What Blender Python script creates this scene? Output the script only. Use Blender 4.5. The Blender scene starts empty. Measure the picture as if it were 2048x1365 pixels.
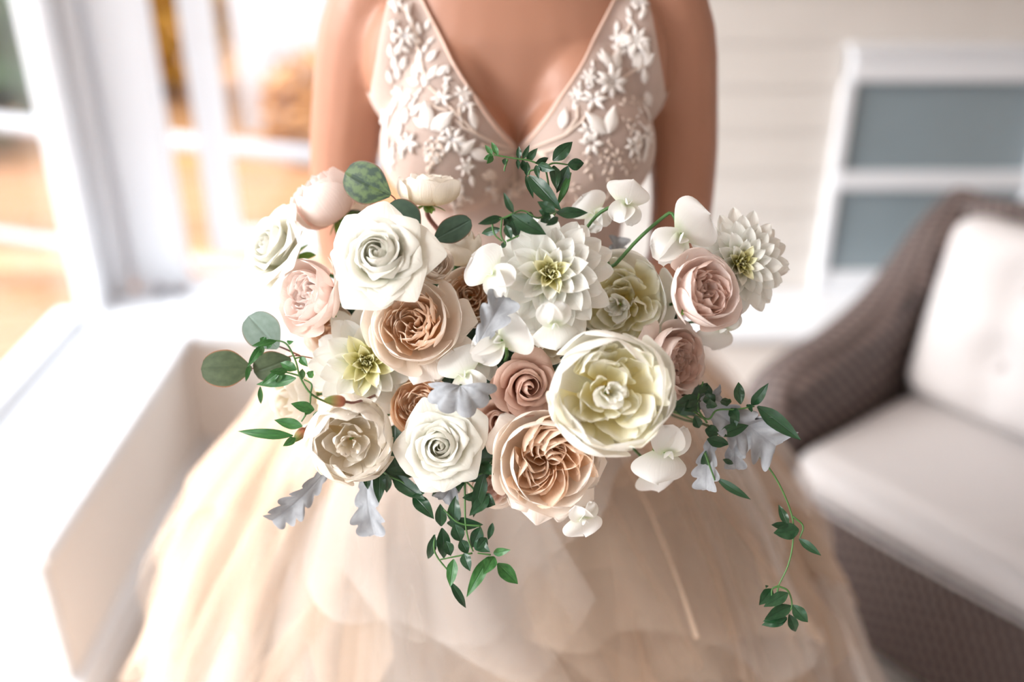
import bpy, bmesh, math, random
import numpy as np
from mathutils import Vector, Matrix
from mathutils.bvhtree import BVHTree

sc = bpy.context.scene
COL = sc.collection
PI = math.pi
R_ = math.radians

# ------------------------------------------------------------------ camera
PITCH = R_(27.0)
FPX = 2048 * 35 / 36.0
CAM = Vector((0, 0, 1.6))
cd = bpy.data.cameras.new('camera')
cd.lens = 35; cd.sensor_width = 36; cd.clip_start = 0.02; cd.clip_end = 200
cd.dof.use_dof = True; cd.dof.focus_distance = 0.825; cd.dof.aperture_fstop = 1.5
cam = bpy.data.objects.new('camera', cd); COL.objects.link(cam)
cam.location = CAM; cam.rotation_euler = (PI / 2 - PITCH, 0, 0)
sc.camera = cam
FWD = Vector((0, math.cos(PITCH), -math.sin(PITCH)))
UPV = Vector((0, math.sin(PITCH), math.cos(PITCH)))
RGT = Vector((1, 0, 0))

def at(px, py, d):
    return CAM + FWD * d + RGT * ((px - 1024) / FPX * d) + UPV * ((682.5 - py) / FPX * d)
def cdir(x, y, z):
    return (RGT * x + UPV * y - FWD * z).normalized()

# ------------------------------------------------------------------ world, lights, exposure
w = bpy.data.worlds.new('sky'); sc.world = w; w.use_nodes = True
bg = w.node_tree.nodes['Background']
bg.inputs[0].default_value = (0.86, 0.935, 1.0, 1)
bg.inputs[1].default_value = 2.6
sl = bpy.data.lights.new('hazy_sun_offscreen', 'SUN'); sl.energy = 3.5; sl.angle = R_(32); sl.color = (1, .975, .95)
sun = bpy.data.objects.new('hazy_sun_offscreen', sl); COL.objects.link(sun)
sun.rotation_euler = Vector((-.84, -.32, .52)).to_track_quat('Z', 'Y').to_euler()
vs = sc.view_settings
vs.view_transform = 'Standard'; vs.look = 'None'; vs.gamma = 1; vs.use_curve_mapping = False
vs.exposure = 0.72

# ------------------------------------------------------------------ helpers
def S(h):
    h = h.lstrip('#'); c = [int(h[i:i + 2], 16) / 255 for i in (0, 2, 4)]
    return tuple(x / 12.92 if x <= .04045 else ((x + .055) / 1.055) ** 2.4 for x in c) + (1,)

def tag(o, label=None, cat=None, group=None, kind=None):
    if label: o['label'] = label
    if cat: o['category'] = cat
    if group: o['group'] = group
    if kind: o['kind'] = kind
    return o

def empty(name, loc=(0, 0, 0), M=None):
    o = bpy.data.objects.new(name, None); COL.objects.link(o)
    o.empty_display_size = .02
    if M is not None: o.matrix_world = M
    else: o.location = loc
    return o

def mesh(name, V, F, uv=None, smooth=True):
    me = bpy.data.meshes.new(name)
    me.from_pydata([tuple(p) for p in V], [], F)
    if uv is not None:
        l = me.uv_layers.new(name='uv')
        idx = np.empty(len(me.loops), dtype=np.int32); me.loops.foreach_get('vertex_index', idx)
        l.data.foreach_set('uv', np.asarray(uv, dtype=np.float32)[idx].ravel())
    if smooth: me.polygons.foreach_set('use_smooth', [True] * len(me.polygons))
    me.update()
    return me

def obj(name, me, mat=None, parent=None):
    o = bpy.data.objects.new(name, me); COL.objects.link(o)
    if mat is not None and not me.materials: me.materials.append(mat)
    if parent is not None: o.parent = parent
    return o

GF = {}
def gfaces(nv, nu):
    k = (nv, nu)
    if k not in GF:
        n = nu + 1
        GF[k] = [(i * n + j, i * n + j + 1, (i + 1) * n + j + 1, (i + 1) * n + j) for i in range(nv) for j in range(nu)]
    return GF[k]

def patch(name, X, Y, Z, U, V, mat, parent):
    P = np.stack([X, Y, Z], -1); nv, nu = X.shape[0] - 1, X.shape[1] - 1
    return obj(name, mesh(name, P.reshape(-1, 3), gfaces(nv, nu), np.stack([U * .5 + .5, V], -1).reshape(-1, 2)), mat, parent)

def box_me(name, x0, x1, y0, y1, z0, z1, bev=0.0):
    bm = bmesh.new()
    bmesh.ops.create_cube(bm, size=1)
    for v in bm.verts:
        v.co = Vector((x0 + (v.co.x + .5) * (x1 - x0), y0 + (v.co.y + .5) * (y1 - y0), z0 + (v.co.z + .5) * (z1 - z0)))
    if bev: bmesh.ops.bevel(bm, geom=bm.edges[:], offset=bev, segments=2, affect='EDGES', profile=.5)
    me = bpy.data.meshes.new(name); bm.to_mesh(me); bm.free()
    return me

def box(name, x0, x1, y0, y1, z0, z1, mat, parent=None, bev=0.0):
    return obj(name, box_me(name, x0, x1, y0, y1, z0, z1, bev), mat, parent)

def smooth_path(pts, n):
    pts = [Vector(p) for p in pts]
    if len(pts) == 2: return [pts[0].lerp(pts[1], i / n) for i in range(n + 1)]
    P = [pts[0] * 2 - pts[1]] + pts + [pts[-1] * 2 - pts[-2]]
    out = []; m = len(pts) - 1
    for i in range(n + 1):
        t = i / n * m; k = min(int(t), m - 1); f = t - k
        a, b, c, d = P[k:k + 4]
        out.append(.5 * ((2 * b) + (c - a) * f + (2 * a - 5 * b + 4 * c - d) * f * f + (3 * b - a - 3 * c + d) * f ** 3))
    return out

def tube_me(name, pts, r0, r1=None, seg=6, n=None, radii=None):
    if n: pts = smooth_path(pts, n)
    pts = [Vector(p) for p in pts]; N = len(pts)
    r1 = r0 if r1 is None else r1
    V = []; F = []
    up = Vector((.31, .2, .93))
    for i, p in enumerate(pts):
        t = (pts[min(i + 1, N - 1)] - pts[max(i - 1, 0)])
        t = t.normalized() if t.length > 1e-9 else Vector((0, 0, 1))
        s = up - t * up.dot(t)
        s = s.normalized() if s.length > 1e-4 else t.orthogonal().normalized()
        up = s; q = t.cross(s)
        r = radii[i] if radii else r0 + (r1 - r0) * i / max(1, N - 1)
        for k in range(seg):
            a = 2 * PI * k / seg
            V.append(p + (s * math.cos(a) + q * math.sin(a)) * r)
    for i in range(N - 1):
        for k in range(seg):
            F.append((i * seg + k, i * seg + (k + 1) % seg, (i + 1) * seg + (k + 1) % seg, (i + 1) * seg + k))
    F.append(tuple(range(seg - 1, -1, -1))); F.append(tuple((N - 1) * seg + k for k in range(seg)))
    return mesh(name, V, F)

def tube(name, pts, r0, r1=None, mat=None, parent=None, seg=6, n=None, radii=None):
    return obj(name, tube_me(name, pts, r0, r1, seg, n, radii), mat, parent)

# ------------------------------------------------------------------ materials
def nodes(name):
    m = bpy.data.materials.new(name); m.use_nodes = True
    nt = m.node_tree
    return m, nt, nt.nodes['Principled BSDF'], nt.nodes['Material Output']

def plain(name, col, rough=.6, noise=0, nscale=20, bump=0, spec=.5, metal=0, sss=0):
    m, nt, b, out = nodes(name)
    b.inputs['Base Color'].default_value = col; b.inputs['Roughness'].default_value = rough
    b.inputs['Specular IOR Level'].default_value = spec; b.inputs['Metallic'].default_value = metal
    if sss:
        b.inputs['Subsurface Weight'].default_value = sss; b.inputs['Subsurface Radius'].default_value = (.02, .008, .004)
        b.inputs['Subsurface Scale'].default_value = .5
    if noise or bump:
        tc = nt.nodes.new('ShaderNodeTexCoord'); n = nt.nodes.new('ShaderNodeTexNoise')
        n.inputs['Scale'].default_value = nscale; n.inputs['Detail'].default_value = 4
        nt.links.new(tc.outputs['Object'], n.inputs['Vector'])
        if noise:
            mx = nt.nodes.new('ShaderNodeMix'); mx.data_type = 'RGBA'
            mx.inputs[6].default_value = tuple(c * (1 - noise) for c in col[:3]) + (1,)
            mx.inputs[7].default_value = tuple(min(1, c * (1 + noise)) for c in col[:3]) + (1,)
            nt.links.new(n.outputs['Fac'], mx.inputs[0]); nt.links.new(mx.outputs[2], b.inputs['Base Color'])
        if bump:
            bp = nt.nodes.new('ShaderNodeBump'); bp.inputs['Strength'].default_value = bump; bp.inputs['Distance'].default_value = .005
            nt.links.new(n.outputs['Fac'], bp.inputs['Height']); nt.links.new(bp.outputs[0], b.inputs['Normal'])
    return m

def petal_mat(name, base, mid, tip, trans=.36, p1=.35, p2=.8, vein=.25):
    """colour runs from the claw of the petal to its rim; part of the light passes through"""
    m, nt, b, out = nodes(name); N = nt.nodes.new; L = nt.links.new
    uv = N('ShaderNodeUVMap'); uv.uv_map = 'uv'
    sp = N('ShaderNodeSeparateXYZ'); L(uv.outputs[0], sp.inputs[0])
    rp = N('ShaderNodeValToRGB'); e = rp.color_ramp.elements
    e[0].position = 0; e[0].color = base; e[1].position = p2; e[1].color = tip
    x = e.new(p1); x.color = mid
    L(sp.outputs[1], rp.inputs[0])
    mp = N('ShaderNodeMapping'); mp.inputs['Scale'].default_value = (26, 1.6, 1); L(uv.outputs[0], mp.inputs[0])
    no = N('ShaderNodeTexNoise'); no.inputs['Scale'].default_value = 1.0; no.inputs['Detail'].default_value = 3
    L(mp.outputs[0], no.inputs['Vector'])
    bp = N('ShaderNodeBump'); bp.inputs['Strength'].default_value = vein; bp.inputs['Distance'].default_value = .002
    L(no.outputs['Fac'], bp.inputs['Height'])
    L(rp.outputs[0], b.inputs['Base Color']); L(bp.outputs[0], b.inputs['Normal'])
    b.inputs['Roughness'].default_value = .55; b.inputs['Specular IOR Level'].default_value = .25
    t = N('ShaderNodeBsdfTranslucent'); L(rp.outputs[0], t.inputs[0])
    mx = N('ShaderNodeMixShader'); mx.inputs[0].default_value = trans
    L(b.outputs[0], mx.inputs[1]); L(t.outputs[0], mx.inputs[2]); L(mx.outputs[0], out.inputs[0])
    return m

def leaf_mat(name, col, col2, rough=.4, trans=.12, edge=None, spec=.5, mott=0):
    m, nt, b, out = nodes(name); N = nt.nodes.new; L = nt.links.new
    uv = N('ShaderNodeUVMap'); uv.uv_map = 'uv'
    no = N('ShaderNodeTexNoise'); no.inputs['Scale'].default_value = 5; no.inputs['Detail'].default_value = 3
    L(uv.outputs[0], no.inputs['Vector'])
    rp = N('ShaderNodeValToRGB'); e = rp.color_ramp.elements
    e[0].position = .42 if mott else .3; e[0].color = col; e[1].position = .56 if mott else .7; e[1].color = col2
    L(no.outputs['Fac'], rp.inputs[0]); c = rp.outputs[0]
    sp = N('ShaderNodeSeparateXYZ'); L(uv.outputs[0], sp.inputs[0])
    # midrib: |u-.5|
    s1 = N('ShaderNodeMath'); s1.operation = 'SUBTRACT'; L(sp.outputs[0], s1.inputs[0]); s1.inputs[1].default_value = .5
    ab = N('ShaderNodeMath'); ab.operation = 'ABSOLUTE'; L(s1.outputs[0], ab.inputs[0])
    if edge:
        r2 = N('ShaderNodeValToRGB'); e2 = r2.color_ramp.elements
        e2[0].position = .455; e2[0].color = (0, 0, 0, 1); e2[1].position = .5; e2[1].color = (1, 1, 1, 1)
        L(ab.outputs[0], r2.inputs[0])
        mx = N('ShaderNodeMix'); mx.data_type = 'RGBA'; L(r2.outputs[0], mx.inputs[0]); L(c, mx.inputs[6]); mx.inputs[7].default_value = edge
        c = mx.outputs[2]
    L(c, b.inputs['Base Color']); b.inputs['Roughness'].default_value = rough; b.inputs['Specular IOR Level'].default_value = spec
    bp = N('ShaderNodeBump'); bp.inputs['Strength'].default_value = .3; bp.inputs['Distance'].default_value = .0015
    r3 = N('ShaderNodeMapRange'); r3.inputs[1].default_value = 0; r3.inputs[2].default_value = .06
    L(ab.outputs[0], r3.inputs[0]); L(r3.outputs[0], bp.inputs['Height']); L(bp.outputs[0], b.inputs['Normal'])
    t = N('ShaderNodeBsdfTranslucent'); L(c, t.inputs[0])
    ms = N('ShaderNodeMixShader'); ms.inputs[0].default_value = trans
    L(b.outputs[0], ms.inputs[1]); L(t.outputs[0], ms.inputs[2]); L(ms.outputs[0], out.inputs[0])
    return m

def sheer(name, col, opac, trans=.4, weave=0):
    m, nt, b, out = nodes(name); N = nt.nodes.new; L = nt.links.new
    b.inputs['Base Color'].default_value = col; b.inputs['Roughness'].default_value = .8; b.inputs['Specular IOR Level'].default_value = .1
    t = N('ShaderNodeBsdfTranslucent'); t.inputs[0].default_value = col
    m1 = N('ShaderNodeMixShader'); m1.inputs[0].default_value = trans; L(b.outputs[0], m1.inputs[1]); L(t.outputs[0], m1.inputs[2])
    tr = N('ShaderNodeBsdfTransparent'); m2 = N('ShaderNodeMixShader'); m2.inputs[0].default_value = opac
    # more thread crosses the view where the net turns edge-on
    lw = N('ShaderNodeLayerWeight'); lw.inputs[0].default_value = .35
    ad = N('ShaderNodeMath'); ad.operation = 'MULTIPLY_ADD'; ad.use_clamp = True
    L(lw.outputs['Facing'], ad.inputs[0]); ad.inputs[1].default_value = .45; ad.inputs[2].default_value = opac
    L(ad.outputs[0], m2.inputs[0]); L(tr.outputs[0], m2.inputs[1]); L(m1.outputs[0], m2.inputs[2]); L(m2.outputs[0], out.inputs[0])
    return m

def glass_mat(name, tint=(1, 1, 1, 1)):
    m, nt, b, out = nodes(name); N = nt.nodes.new; L = nt.links.new
    nt.nodes.remove(b)
    t = N('ShaderNodeBsdfTransparent'); t.inputs[0].default_value = tint
    g = N('ShaderNodeBsdfGlossy'); g.inputs[1].default_value = .02
    lw = N('ShaderNodeLayerWeight'); pw = N('ShaderNodeMath'); pw.operation = 'POWER'; L(lw.outputs['Facing'], pw.inputs[0]); pw.inputs[1].default_value = 5
    f = N('ShaderNodeMath'); f.operation = 'MULTIPLY_ADD'; L(pw.outputs[0], f.inputs[0]); f.inputs[1].default_value = .6; f.inputs[2].default_value = .04
    mx = N('ShaderNodeMixShader'); L(f.outputs[0], mx.inputs[0]); L(t.outputs[0], mx.inputs[1]); L(g.outputs[0], mx.inputs[2]); L(mx.outputs[0], out.inputs[0])
    return m

def wicker_mat():
    m, nt, b, out = nodes('wicker'); N = nt.nodes.new; L = nt.links.new
    tc = N('ShaderNodeTexCoord'); mp = N('ShaderNodeMapping'); L(tc.outputs['Object'], mp.inputs[0])
    mp.inputs['Rotation'].default_value = (.78, .3, .4)
    w1 = N('ShaderNodeTexWave'); w1.inputs['Scale'].default_value = 15; w1.inputs['Distortion'].default_value = 1.5; L(mp.outputs[0], w1.inputs[0])
    w2 = N('ShaderNodeTexWave'); w2.bands_direction = 'Z'; w2.inputs['Scale'].default_value = 15; w2.inputs['Distortion'].default_value = 1.5; L(mp.outputs[0], w2.inputs[0])
    mu = N('ShaderNodeMath'); mu.operation = 'MULTIPLY'; L(w1.outputs['Fac'], mu.inputs[0]); L(w2.outputs['Fac'], mu.inputs[1])
    rp = N('ShaderNodeValToRGB'); e = rp.color_ramp.elements
    e[0].color = S('#3d3230'); e[1].color = S('#8a7872'); e[1].position = .7
    L(mu.outputs[0], rp.inputs[0]); L(rp.outputs[0], b.inputs['Base Color'])
    bp = N('ShaderNodeBump'); bp.inputs['Strength'].default_value = .8; bp.inputs['Distance'].default_value = .006
    L(mu.outputs[0], bp.inputs['Height']); L(bp.outputs[0], b.inputs['Normal']); b.inputs['Roughness'].default_value = .5
    return m

M = {}
M['white_paint'] = plain('white_paint', S('#e6e8ec'), .45, .02, 6)
M['wall_paint'] = plain('wall_paint', S('#efe8e2'), .7, .03, 5, .05)
M['siding'] = plain('siding', S('#d6d0ca'), .6, .04, 9, .05)
M['ceiling'] = plain('ceiling_paint', S('#efece8'), .8, .02, 4)
M['floor'] = plain('floor_wood', S('#c4b9b0'), .5, .12, 8, .05)
M['glass'] = glass_mat('pane_glass')
M['blue_glass'] = plain('blue_grey_glass', S('#8d9aa0'), .12, .15, 3)
M['latch'] = plain('latch_metal', S('#8f9096'), .4, metal=.7)
M['deck'] = [plain('cedar_a', S('#a06c44'), .6, .15, 7), plain('cedar_b', S('#b98c68'), .6, .15, 7), plain('cedar_c', S('#93623c'), .6, .15, 7)]
M['lawn'] = plain('autumn_leaf_ground', S('#b07c4c'), .9, .3, 4)
M['house'] = plain('pale_stucco', S('#aeaaac'), .8, .04, 2)
M['tree_green'] = plain('tree_green', S('#3d5230'), .7, .4, 3)
M['tree_gold'] = plain('tree_gold', S('#b5832c'), .7, .3, 3)
M['bark'] = plain('bark', S('#5a463a'), .9, .3, 20)
M['rail'] = plain('rail_paint', S('#a9a9ad'), .5)
M['wicker'] = wicker_mat()
M['cushion'] = plain('cushion_cloth', S('#cdc8c7'), .85, .03, 60, .15, .2)
M['skin'] = plain('skin', S('#ab7b64'), .45, .05, 14, .03, .4, sss=.06)
M['hair'] = plain('hair', S('#4a3326'), .5, .3, 60)
M['bodice'] = sheer('nude_net', S('#dccac0'), .60, .1)
M['lace'] = plain('lace_thread', S('#e6dfda'), .7, .05, 40, .2)
M['lace_warm'] = plain('lace_thread_warm', S('#dccabd'), .7, .05, 40, .2)
M['bead'] = plain('crystal_bead', S('#f4f4f8'), .05, metal=.35, spec=1)
M['skirt'] = plain('champagne_lining', S('#ead3bd'), .8, .03, 5)
M['tulle'] = sheer('peach_tulle', S('#f6dfca'), .17, .45)
M['tulle2'] = sheer('ivory_tulle', S('#f8efe8'), .22, .45)

# petals
W_ = S('#f3f2ea')
M['white_rose'] = petal_mat('white_rose_petal', S('#e9ebc4'), S('#f0efdc'), W_)
M['white_peony'] = petal_mat('ivory_petal', S('#f6e2b8'), S('#f8eed8'), S('#f8f2e8'))
M['blush'] = petal_mat('blush_petal', S('#f6d6c6'), S('#f9e4da'), S('#fbeee8'))
M['blush_deep'] = petal_mat('blush_deep_petal', S('#efbfa8'), S('#f5d2c0'), S('#f8e0d5'))
M['peach_out'] = petal_mat('cream_petal', S('#fae3c4'), S('#fbecdc'), S('#fcf3ea'))
M['peach_in'] = petal_mat('peach_petal', S('#f3b26c'), S('#fad0a0'), S('#fde8d4'))
M['peach_deep'] = petal_mat('peach_deep_petal', S('#e6a868'), S('#f2c798'), S('#f8dcc0'))
M['mauve'] = petal_mat('mauve_petal', S('#b07c66'), S('#d0a590'), S('#e2c0b0'))
M['dahlia'] = petal_mat('dahlia_petal', S('#d9d98a'), S('#eeeed6'), S('#f3f3ee'), p1=.3, p2=.6)
M['dahlia_eye'] = petal_mat('dahlia_eye', S('#d2c65c'), S('#e8e29a'), S('#f6f4d2'), .2)
M['dahlia_dark'] = petal_mat('dahlia_dark', S('#5a4524'), S('#8b7a3a'), S('#d9d38a'), .1)
M['peony_out'] = petal_mat('peony_guard', S('#f8f2cc'), S('#fcfaec'), S('#fefdf8'))
M['peony_in'] = petal_mat('peony_inner', S('#fbe06a'), S('#fdf3be'), S('#fefcf0'), .42, p1=.34, p2=.85)
M['sweet_pea'] = petal_mat('sweet_pea_petal', S('#dfe8c8'), S('#f0f0ea'), S('#f4f4f2'), .4, vein=.15)
M['stem'] = plain('green_stem', S('#426b34'), .5, .15, 60)
M['stem_dark'] = plain('dark_stem', S('#3d4a2c'), .5, .2, 60)
M['stem_red'] = plain('red_brown_stem', S('#7a4a40'), .5, .2, 60)
M['calyx'] = leaf_mat('calyx_green', S('#5f8a38'), S('#86ad55'), .5)
M['jasmine'] = leaf_mat('jasmine_leaf', S('#16361f'), S('#23492b'), .32)
M['jasmine_young'] = leaf_mat('jasmine_young_leaf', S('#28592a'), S('#3c7236'), .4, .2)
M['rose_leaf'] = leaf_mat('rose_leaf', S('#1d3524'), S('#2b4a30'), .4)
M['euc'] = leaf_mat('eucalyptus_leaf', S('#33473b'), S('#405646'), .55, .08, S('#8a5a4a'), .3)
M['euc_pale'] = leaf_mat('eucalyptus_pale', S('#71857a'), S('#80938a'), .55, .1, S('#8a7a6a'), .3)
M['euc_olive'] = leaf_mat('eucalyptus_olive', S('#3f4c34'), S('#505d42'), .5, .1, S('#a06a50'), .3)
M['euc_mott'] = leaf_mat('eucalyptus_mottled', S('#2a3f2d'), S('#54693f'), .4, .1, S('#7a4a3a'), .4, mott=1)
M['dusty'] = leaf_mat('dusty_miller', S('#909397'), S('#a6a9ae'), .9, .08, None, .1)
M['bud'] = petal_mat('rosebud_sepal', S('#8a5a40'), S('#c07a60'), S('#6f7a40'), .1)

# ------------------------------------------------------------------ the room
def st(o, label, cat): return tag(o, label, cat, kind='structure')
SZ = .43                              # sill top
XL, XG = -.87, -1.17                  # inner face of the low wall, window plane
YB, YG = 2.36, 2.64                   # the same at the end of the room
XR, YF, ZC = 4.4, -2.2, 2.5
st(box('floor', XG - .1, XR, YF, YG, -.06, 0, M['floor']), 'beige wooden floor of the sunroom', 'floor')
st(box('ceiling', XG - .1, XR, YF, YG + .1, ZC, ZC + .08, M['ceiling']), 'white ceiling of the sunroom', 'ceiling')
st(box('wall_right', XR, XR + .1, YF, YG, 0, ZC, M['wall_paint']), 'beige plain wall behind the wicker armchair', 'wall')
st(box('wall_front', XG, XR, YF - .1, YF, 0, ZC, M['wall_paint']), 'plain beige wall facing the bride', 'wall')
# low wall along the windows
wl = st(empty('wall_left'), 'low pale wall under the side windows', 'wall')
box('wall_panel', XG, XL, 1.47, YG, 0, SZ - .03, M['wall_paint'], wl)
for k, (a, b_, t) in enumerate([(-.93, -.872, .022), (-1.03, -.945, .014), (-1.15, -1.045, .024)]):
    box('casing_board', a, b_, 1.47 - t, 1.47, 0, SZ - .03, M['white_paint'], wl, .003)
box('wall_panel', XG - .1, XG, YF, YG + .1, 2.35, ZC, M['white_paint'], wl)
st(box('baseboard_left', XL, XL + .02, 1.44, YB, 0, .1, M['white_paint'], None, .004), 'white baseboard along the low side wall', 'baseboard')
st(box('trim_1', XG + .005, XL + .02, 1.44, YB - .02, SZ - .03, SZ, M['white_paint'], None, .006), 'glossy white windowsill along the side windows', 'windowsill')
# end of the room
wb = st(empty('wall_back'), 'pale low wall with cream clapboard siding above the windowsill', 'wall')
box('wall_panel', XL, XR, YB, YG, 0, SZ - .03, M['wall_paint'], wb)
box('wall_panel', XG, .06, YG, YG + .1, 2.4, ZC, M['wall_paint'], wb)
box('siding_backing', .06, XR, YG + .012, YG + .1, SZ - .03, ZC, M['siding'], wb)
def clap_me(x0, x1):
    me = box_me('clapboard', x0, x1, -.006, .014, 0, .118, .002)
    for v in me.vertices: v.co.y += .007 * (v.co.z / .118)
    me.materials.append(M['siding']); return me
cl = [clap_me(.06, XR), clap_me(.06, .868), clap_me(1.558, XR)]
z = SZ
while z < ZC - .02:
    for me in ([cl[0]] if z > 1.1 else cl[1:]):            # the boards stop at the small window's frame
        o = obj('clapboard', me, None, wb); o.location = (0, YG - .002, z)
    z += .115
st(box('baseboard_back', XL + .02, XR, YB - .02, YB, 0, .09, M['white_paint'], None, .004), 'white baseboard along the low end wall', 'baseboard')
st(box('trim_2', XG + .005, XR, YB - .02, YG - .01, SZ - .03, SZ, M['white_paint'], None, .006), 'glossy white windowsill across the end wall', 'windowsill')
# side windows: corner posts, glass
w1 = st(empty('window_1'), 'tall white-framed side window above the low wall', 'window')
for (a, b_) in [(2.455, 2.515), (1.40, 1.47), (.3, .38), (-.8, -.72), (-2.0, -1.92)]:
    box('post', XG - (.012 if a > 2 else .06), XG + .05, a, b_, SZ if a > 1.3 else 0, 2.35, M['white_paint'], w1, .006)
box('bottom_rail', XG - .05, XG + .02, 1.47, 2.42, SZ - .0, SZ + .035, M['white_paint'], w1, .005)
box('top_rail', XG - .05, XG + .02, -2.2, 2.42, 2.3, 2.35, M['white_paint'], w1, .005)
for (a, b_, z0) in [(1.47, 2.455, SZ + .035), (.38, 1.40, .05), (-.72, .3, .05), (-1.92, -.8, .05)]:
    box('pane', XG - .010, XG - .005, a, b_, z0, 2.3, M['glass'], w1)
cp = st(empty('trim_3'), 'thick white corner post between the side and end windows', 'post')
box('post', XG - .012, XG + .035, 2.515, YG + .06, SZ, 2.4, M['white_paint'], cp, .008)
box('post', XG + .035, XG + .075, YG - .06, YG + .05, SZ, 2.4, M['white_paint'], cp, .008)
box('post', XG + .09, XG + .235, YG - .02, YG + .05, SZ, 2.4, M['white_paint'], cp, .008)
w2 = st(empty('window_2'), 'white casement window in the end wall, sash pushed open', 'window')
X0 = XG + .235
box('frame_rail', X0, .06, YG, YG + .05, SZ - .03, SZ + .012, M['white_paint'], w2, .004)
box('frame_rail', X0, .06, YG, YG + .05, 2.3, 2.4, M['white_paint'], w2, .004)
box('frame_stile', -.0, .06, YG, YG + .05, SZ, 2.3, M['white_paint'], w2, .004)
box('sash_stile', X0 + .05, X0 + .135, YG + .10, YG + .14, SZ + .06, 2.25, M['white_paint'], w2, .006)
box('sash_stile', -.12, -.05, YG + .10, YG + .14, SZ + .06, 2.25, M['white_paint'], w2, .006)
box('sash_rail', X0 + .135, -.12, YG + .10, YG + .14, SZ + .06, SZ + .135, M['white_paint'], w2, .006)
box('sash_rail', X0 + .135, -.12, YG + .10, YG + .14, 2.18, 2.25, M['white_paint'], w2, .006)
box('pane', X0 + .135, -.12, YG + .118, YG + .122, SZ + .135, 2.18, M['glass'], w2)
for k, x in enumerate((-1.0, -.945)):
    la = empty('window_latch', (x, YG - .05, SZ)); tag(la, ('grey metal latch on the sill against the corner post', 'grey metal latch on the sill next to the open casement')[k], 'latch', 'window latches on the sill')
    box('base', -.015, .015, -.02, .02, 0, .008, M['latch'], la, .002)
    tube('lever', [(0, 0, .006), (.002, .002, .022), (.004, -.012, .032), (.004, -.03, .034)], .005, .004, M['latch'], la, 8, 8)
# small window in the siding
w3 = st(empty('window_3'), 'small white window with blue-grey panes in the cream siding', 'window')
def wbx(n, a, b_, z0, z1, y=.03, m='white_paint'): return box(n, a, b_, YG - y, YG + .02, z0, z1, M[m], w3, .004)
wbx('header', .875, 1.56, 1.03, 1.115, .05); wbx('header_cap', .86, 1.58, 1.105, 1.122, .065)
wbx('frame_rail', .88, 1.56, SZ, .49); wbx('frame_rail', .88, 1.42, .735, .785, .04)
wbx('frame_stile', .865, .895, SZ, 1.03, .035); wbx('frame_stile', 1.40, 1.46, SZ, 1.03, .05); wbx('frame_stile', 1.53, 1.56, SZ, 1.03, .04)
wbx('pane', .895, 1.40, .49, .735, .018, 'blue_glass'); wbx('pane', .895, 1.40, .785, 1.03, .018, 'blue_glass'); wbx('pane', 1.46, 1.53, .49, 1.03, .018, 'blue_glass')

# ------------------------------------------------------------------ outside
rng = random.Random(5)
dk = empty('deck', (0, 0, -.12)); tag(dk, 'orange cedar board deck outside the windows', 'deck', kind='structure')
pls = []
for k in range(3):
    me = box_me('plank', -6, 1.5, 0, .2, -.03, 0, .004); me.materials.append(M['deck'][k]); pls.append(me)
y = -1.0; i = 0
while y < 5.4:
    if y > 2.8: o = obj('plank', pls[rng.choice((0, 0, 1, 2))], None, dk)
    else:
        me = pls[rng.randrange(3)]
        o = obj('plank', me, None, dk)
    o.location = (0 if y > 2.75 else -2.8, y, 0)
    y += .212
    if y < 2.75: o.location.x = -2.8
st(box('ground', -14, 8, -4, 26, -.6, -.5, M['lawn']), 'ground strewn with orange autumn leaves beyond the deck', 'ground')
rl = empty('deck_railing', (0, 0, 0)); tag(rl, 'low pale painted railing along the far side of the deck', 'railing')
pa, pb = Vector((.4, 3.15, .55)), Vector((-3.6, 4.55, .55))
dv = (pb - pa)
tube('top_rail', [pa, pb], .035, None, M['rail'], rl, 8)
tube('bottom_rail', [pa - Vector((0, 0, .5)), pb - Vector((0, 0, .5))], .02, None, M['rail'], rl, 8)
for t in (.02, .27, .52, .77, .98):
    p = pa.lerp(pb, t); tube('post', [p - Vector((0, 0, .68)), p], .03, None, M['rail'], rl, 8)
hs = empty('house', (0, 0, -.5)); tag(hs, 'pale grey house standing beyond the autumn garden', 'house')
box('wall', -2.1, 4.0, 7.7, 10.7, 0, 4.2, M['house'], hs)
bm = bmesh.new()
vv = [bm.verts.new(p) for p in [(-2.4, 7.4, 4.2), (4.3, 7.4, 4.2), (4.3, 11, 4.2), (-2.4, 11, 4.2), (-2.4, 9.2, 5.6), (4.3, 9.2, 5.6)]]
for f in [(0, 1, 5, 4), (2, 3, 4, 5), (0, 4, 3), (1, 2, 5), (0, 3, 2, 1)]: bm.faces.new([vv[k] for k in f])
me = bpy.data.meshes.new('roof'); bm.to_mesh(me); bm.free(); obj('roof', me, M['bark'], hs)
for x in (-1.2, .8, 2.4):
    wd = box('window', x, x + .8, 7.66, 7.72, 1.9, 3.1, M['white_paint'], hs)
    box('pane', x + .08, x + .72, 7.64, 7.67, 1.98, 3.02, M['blue_glass'], wd)
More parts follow.
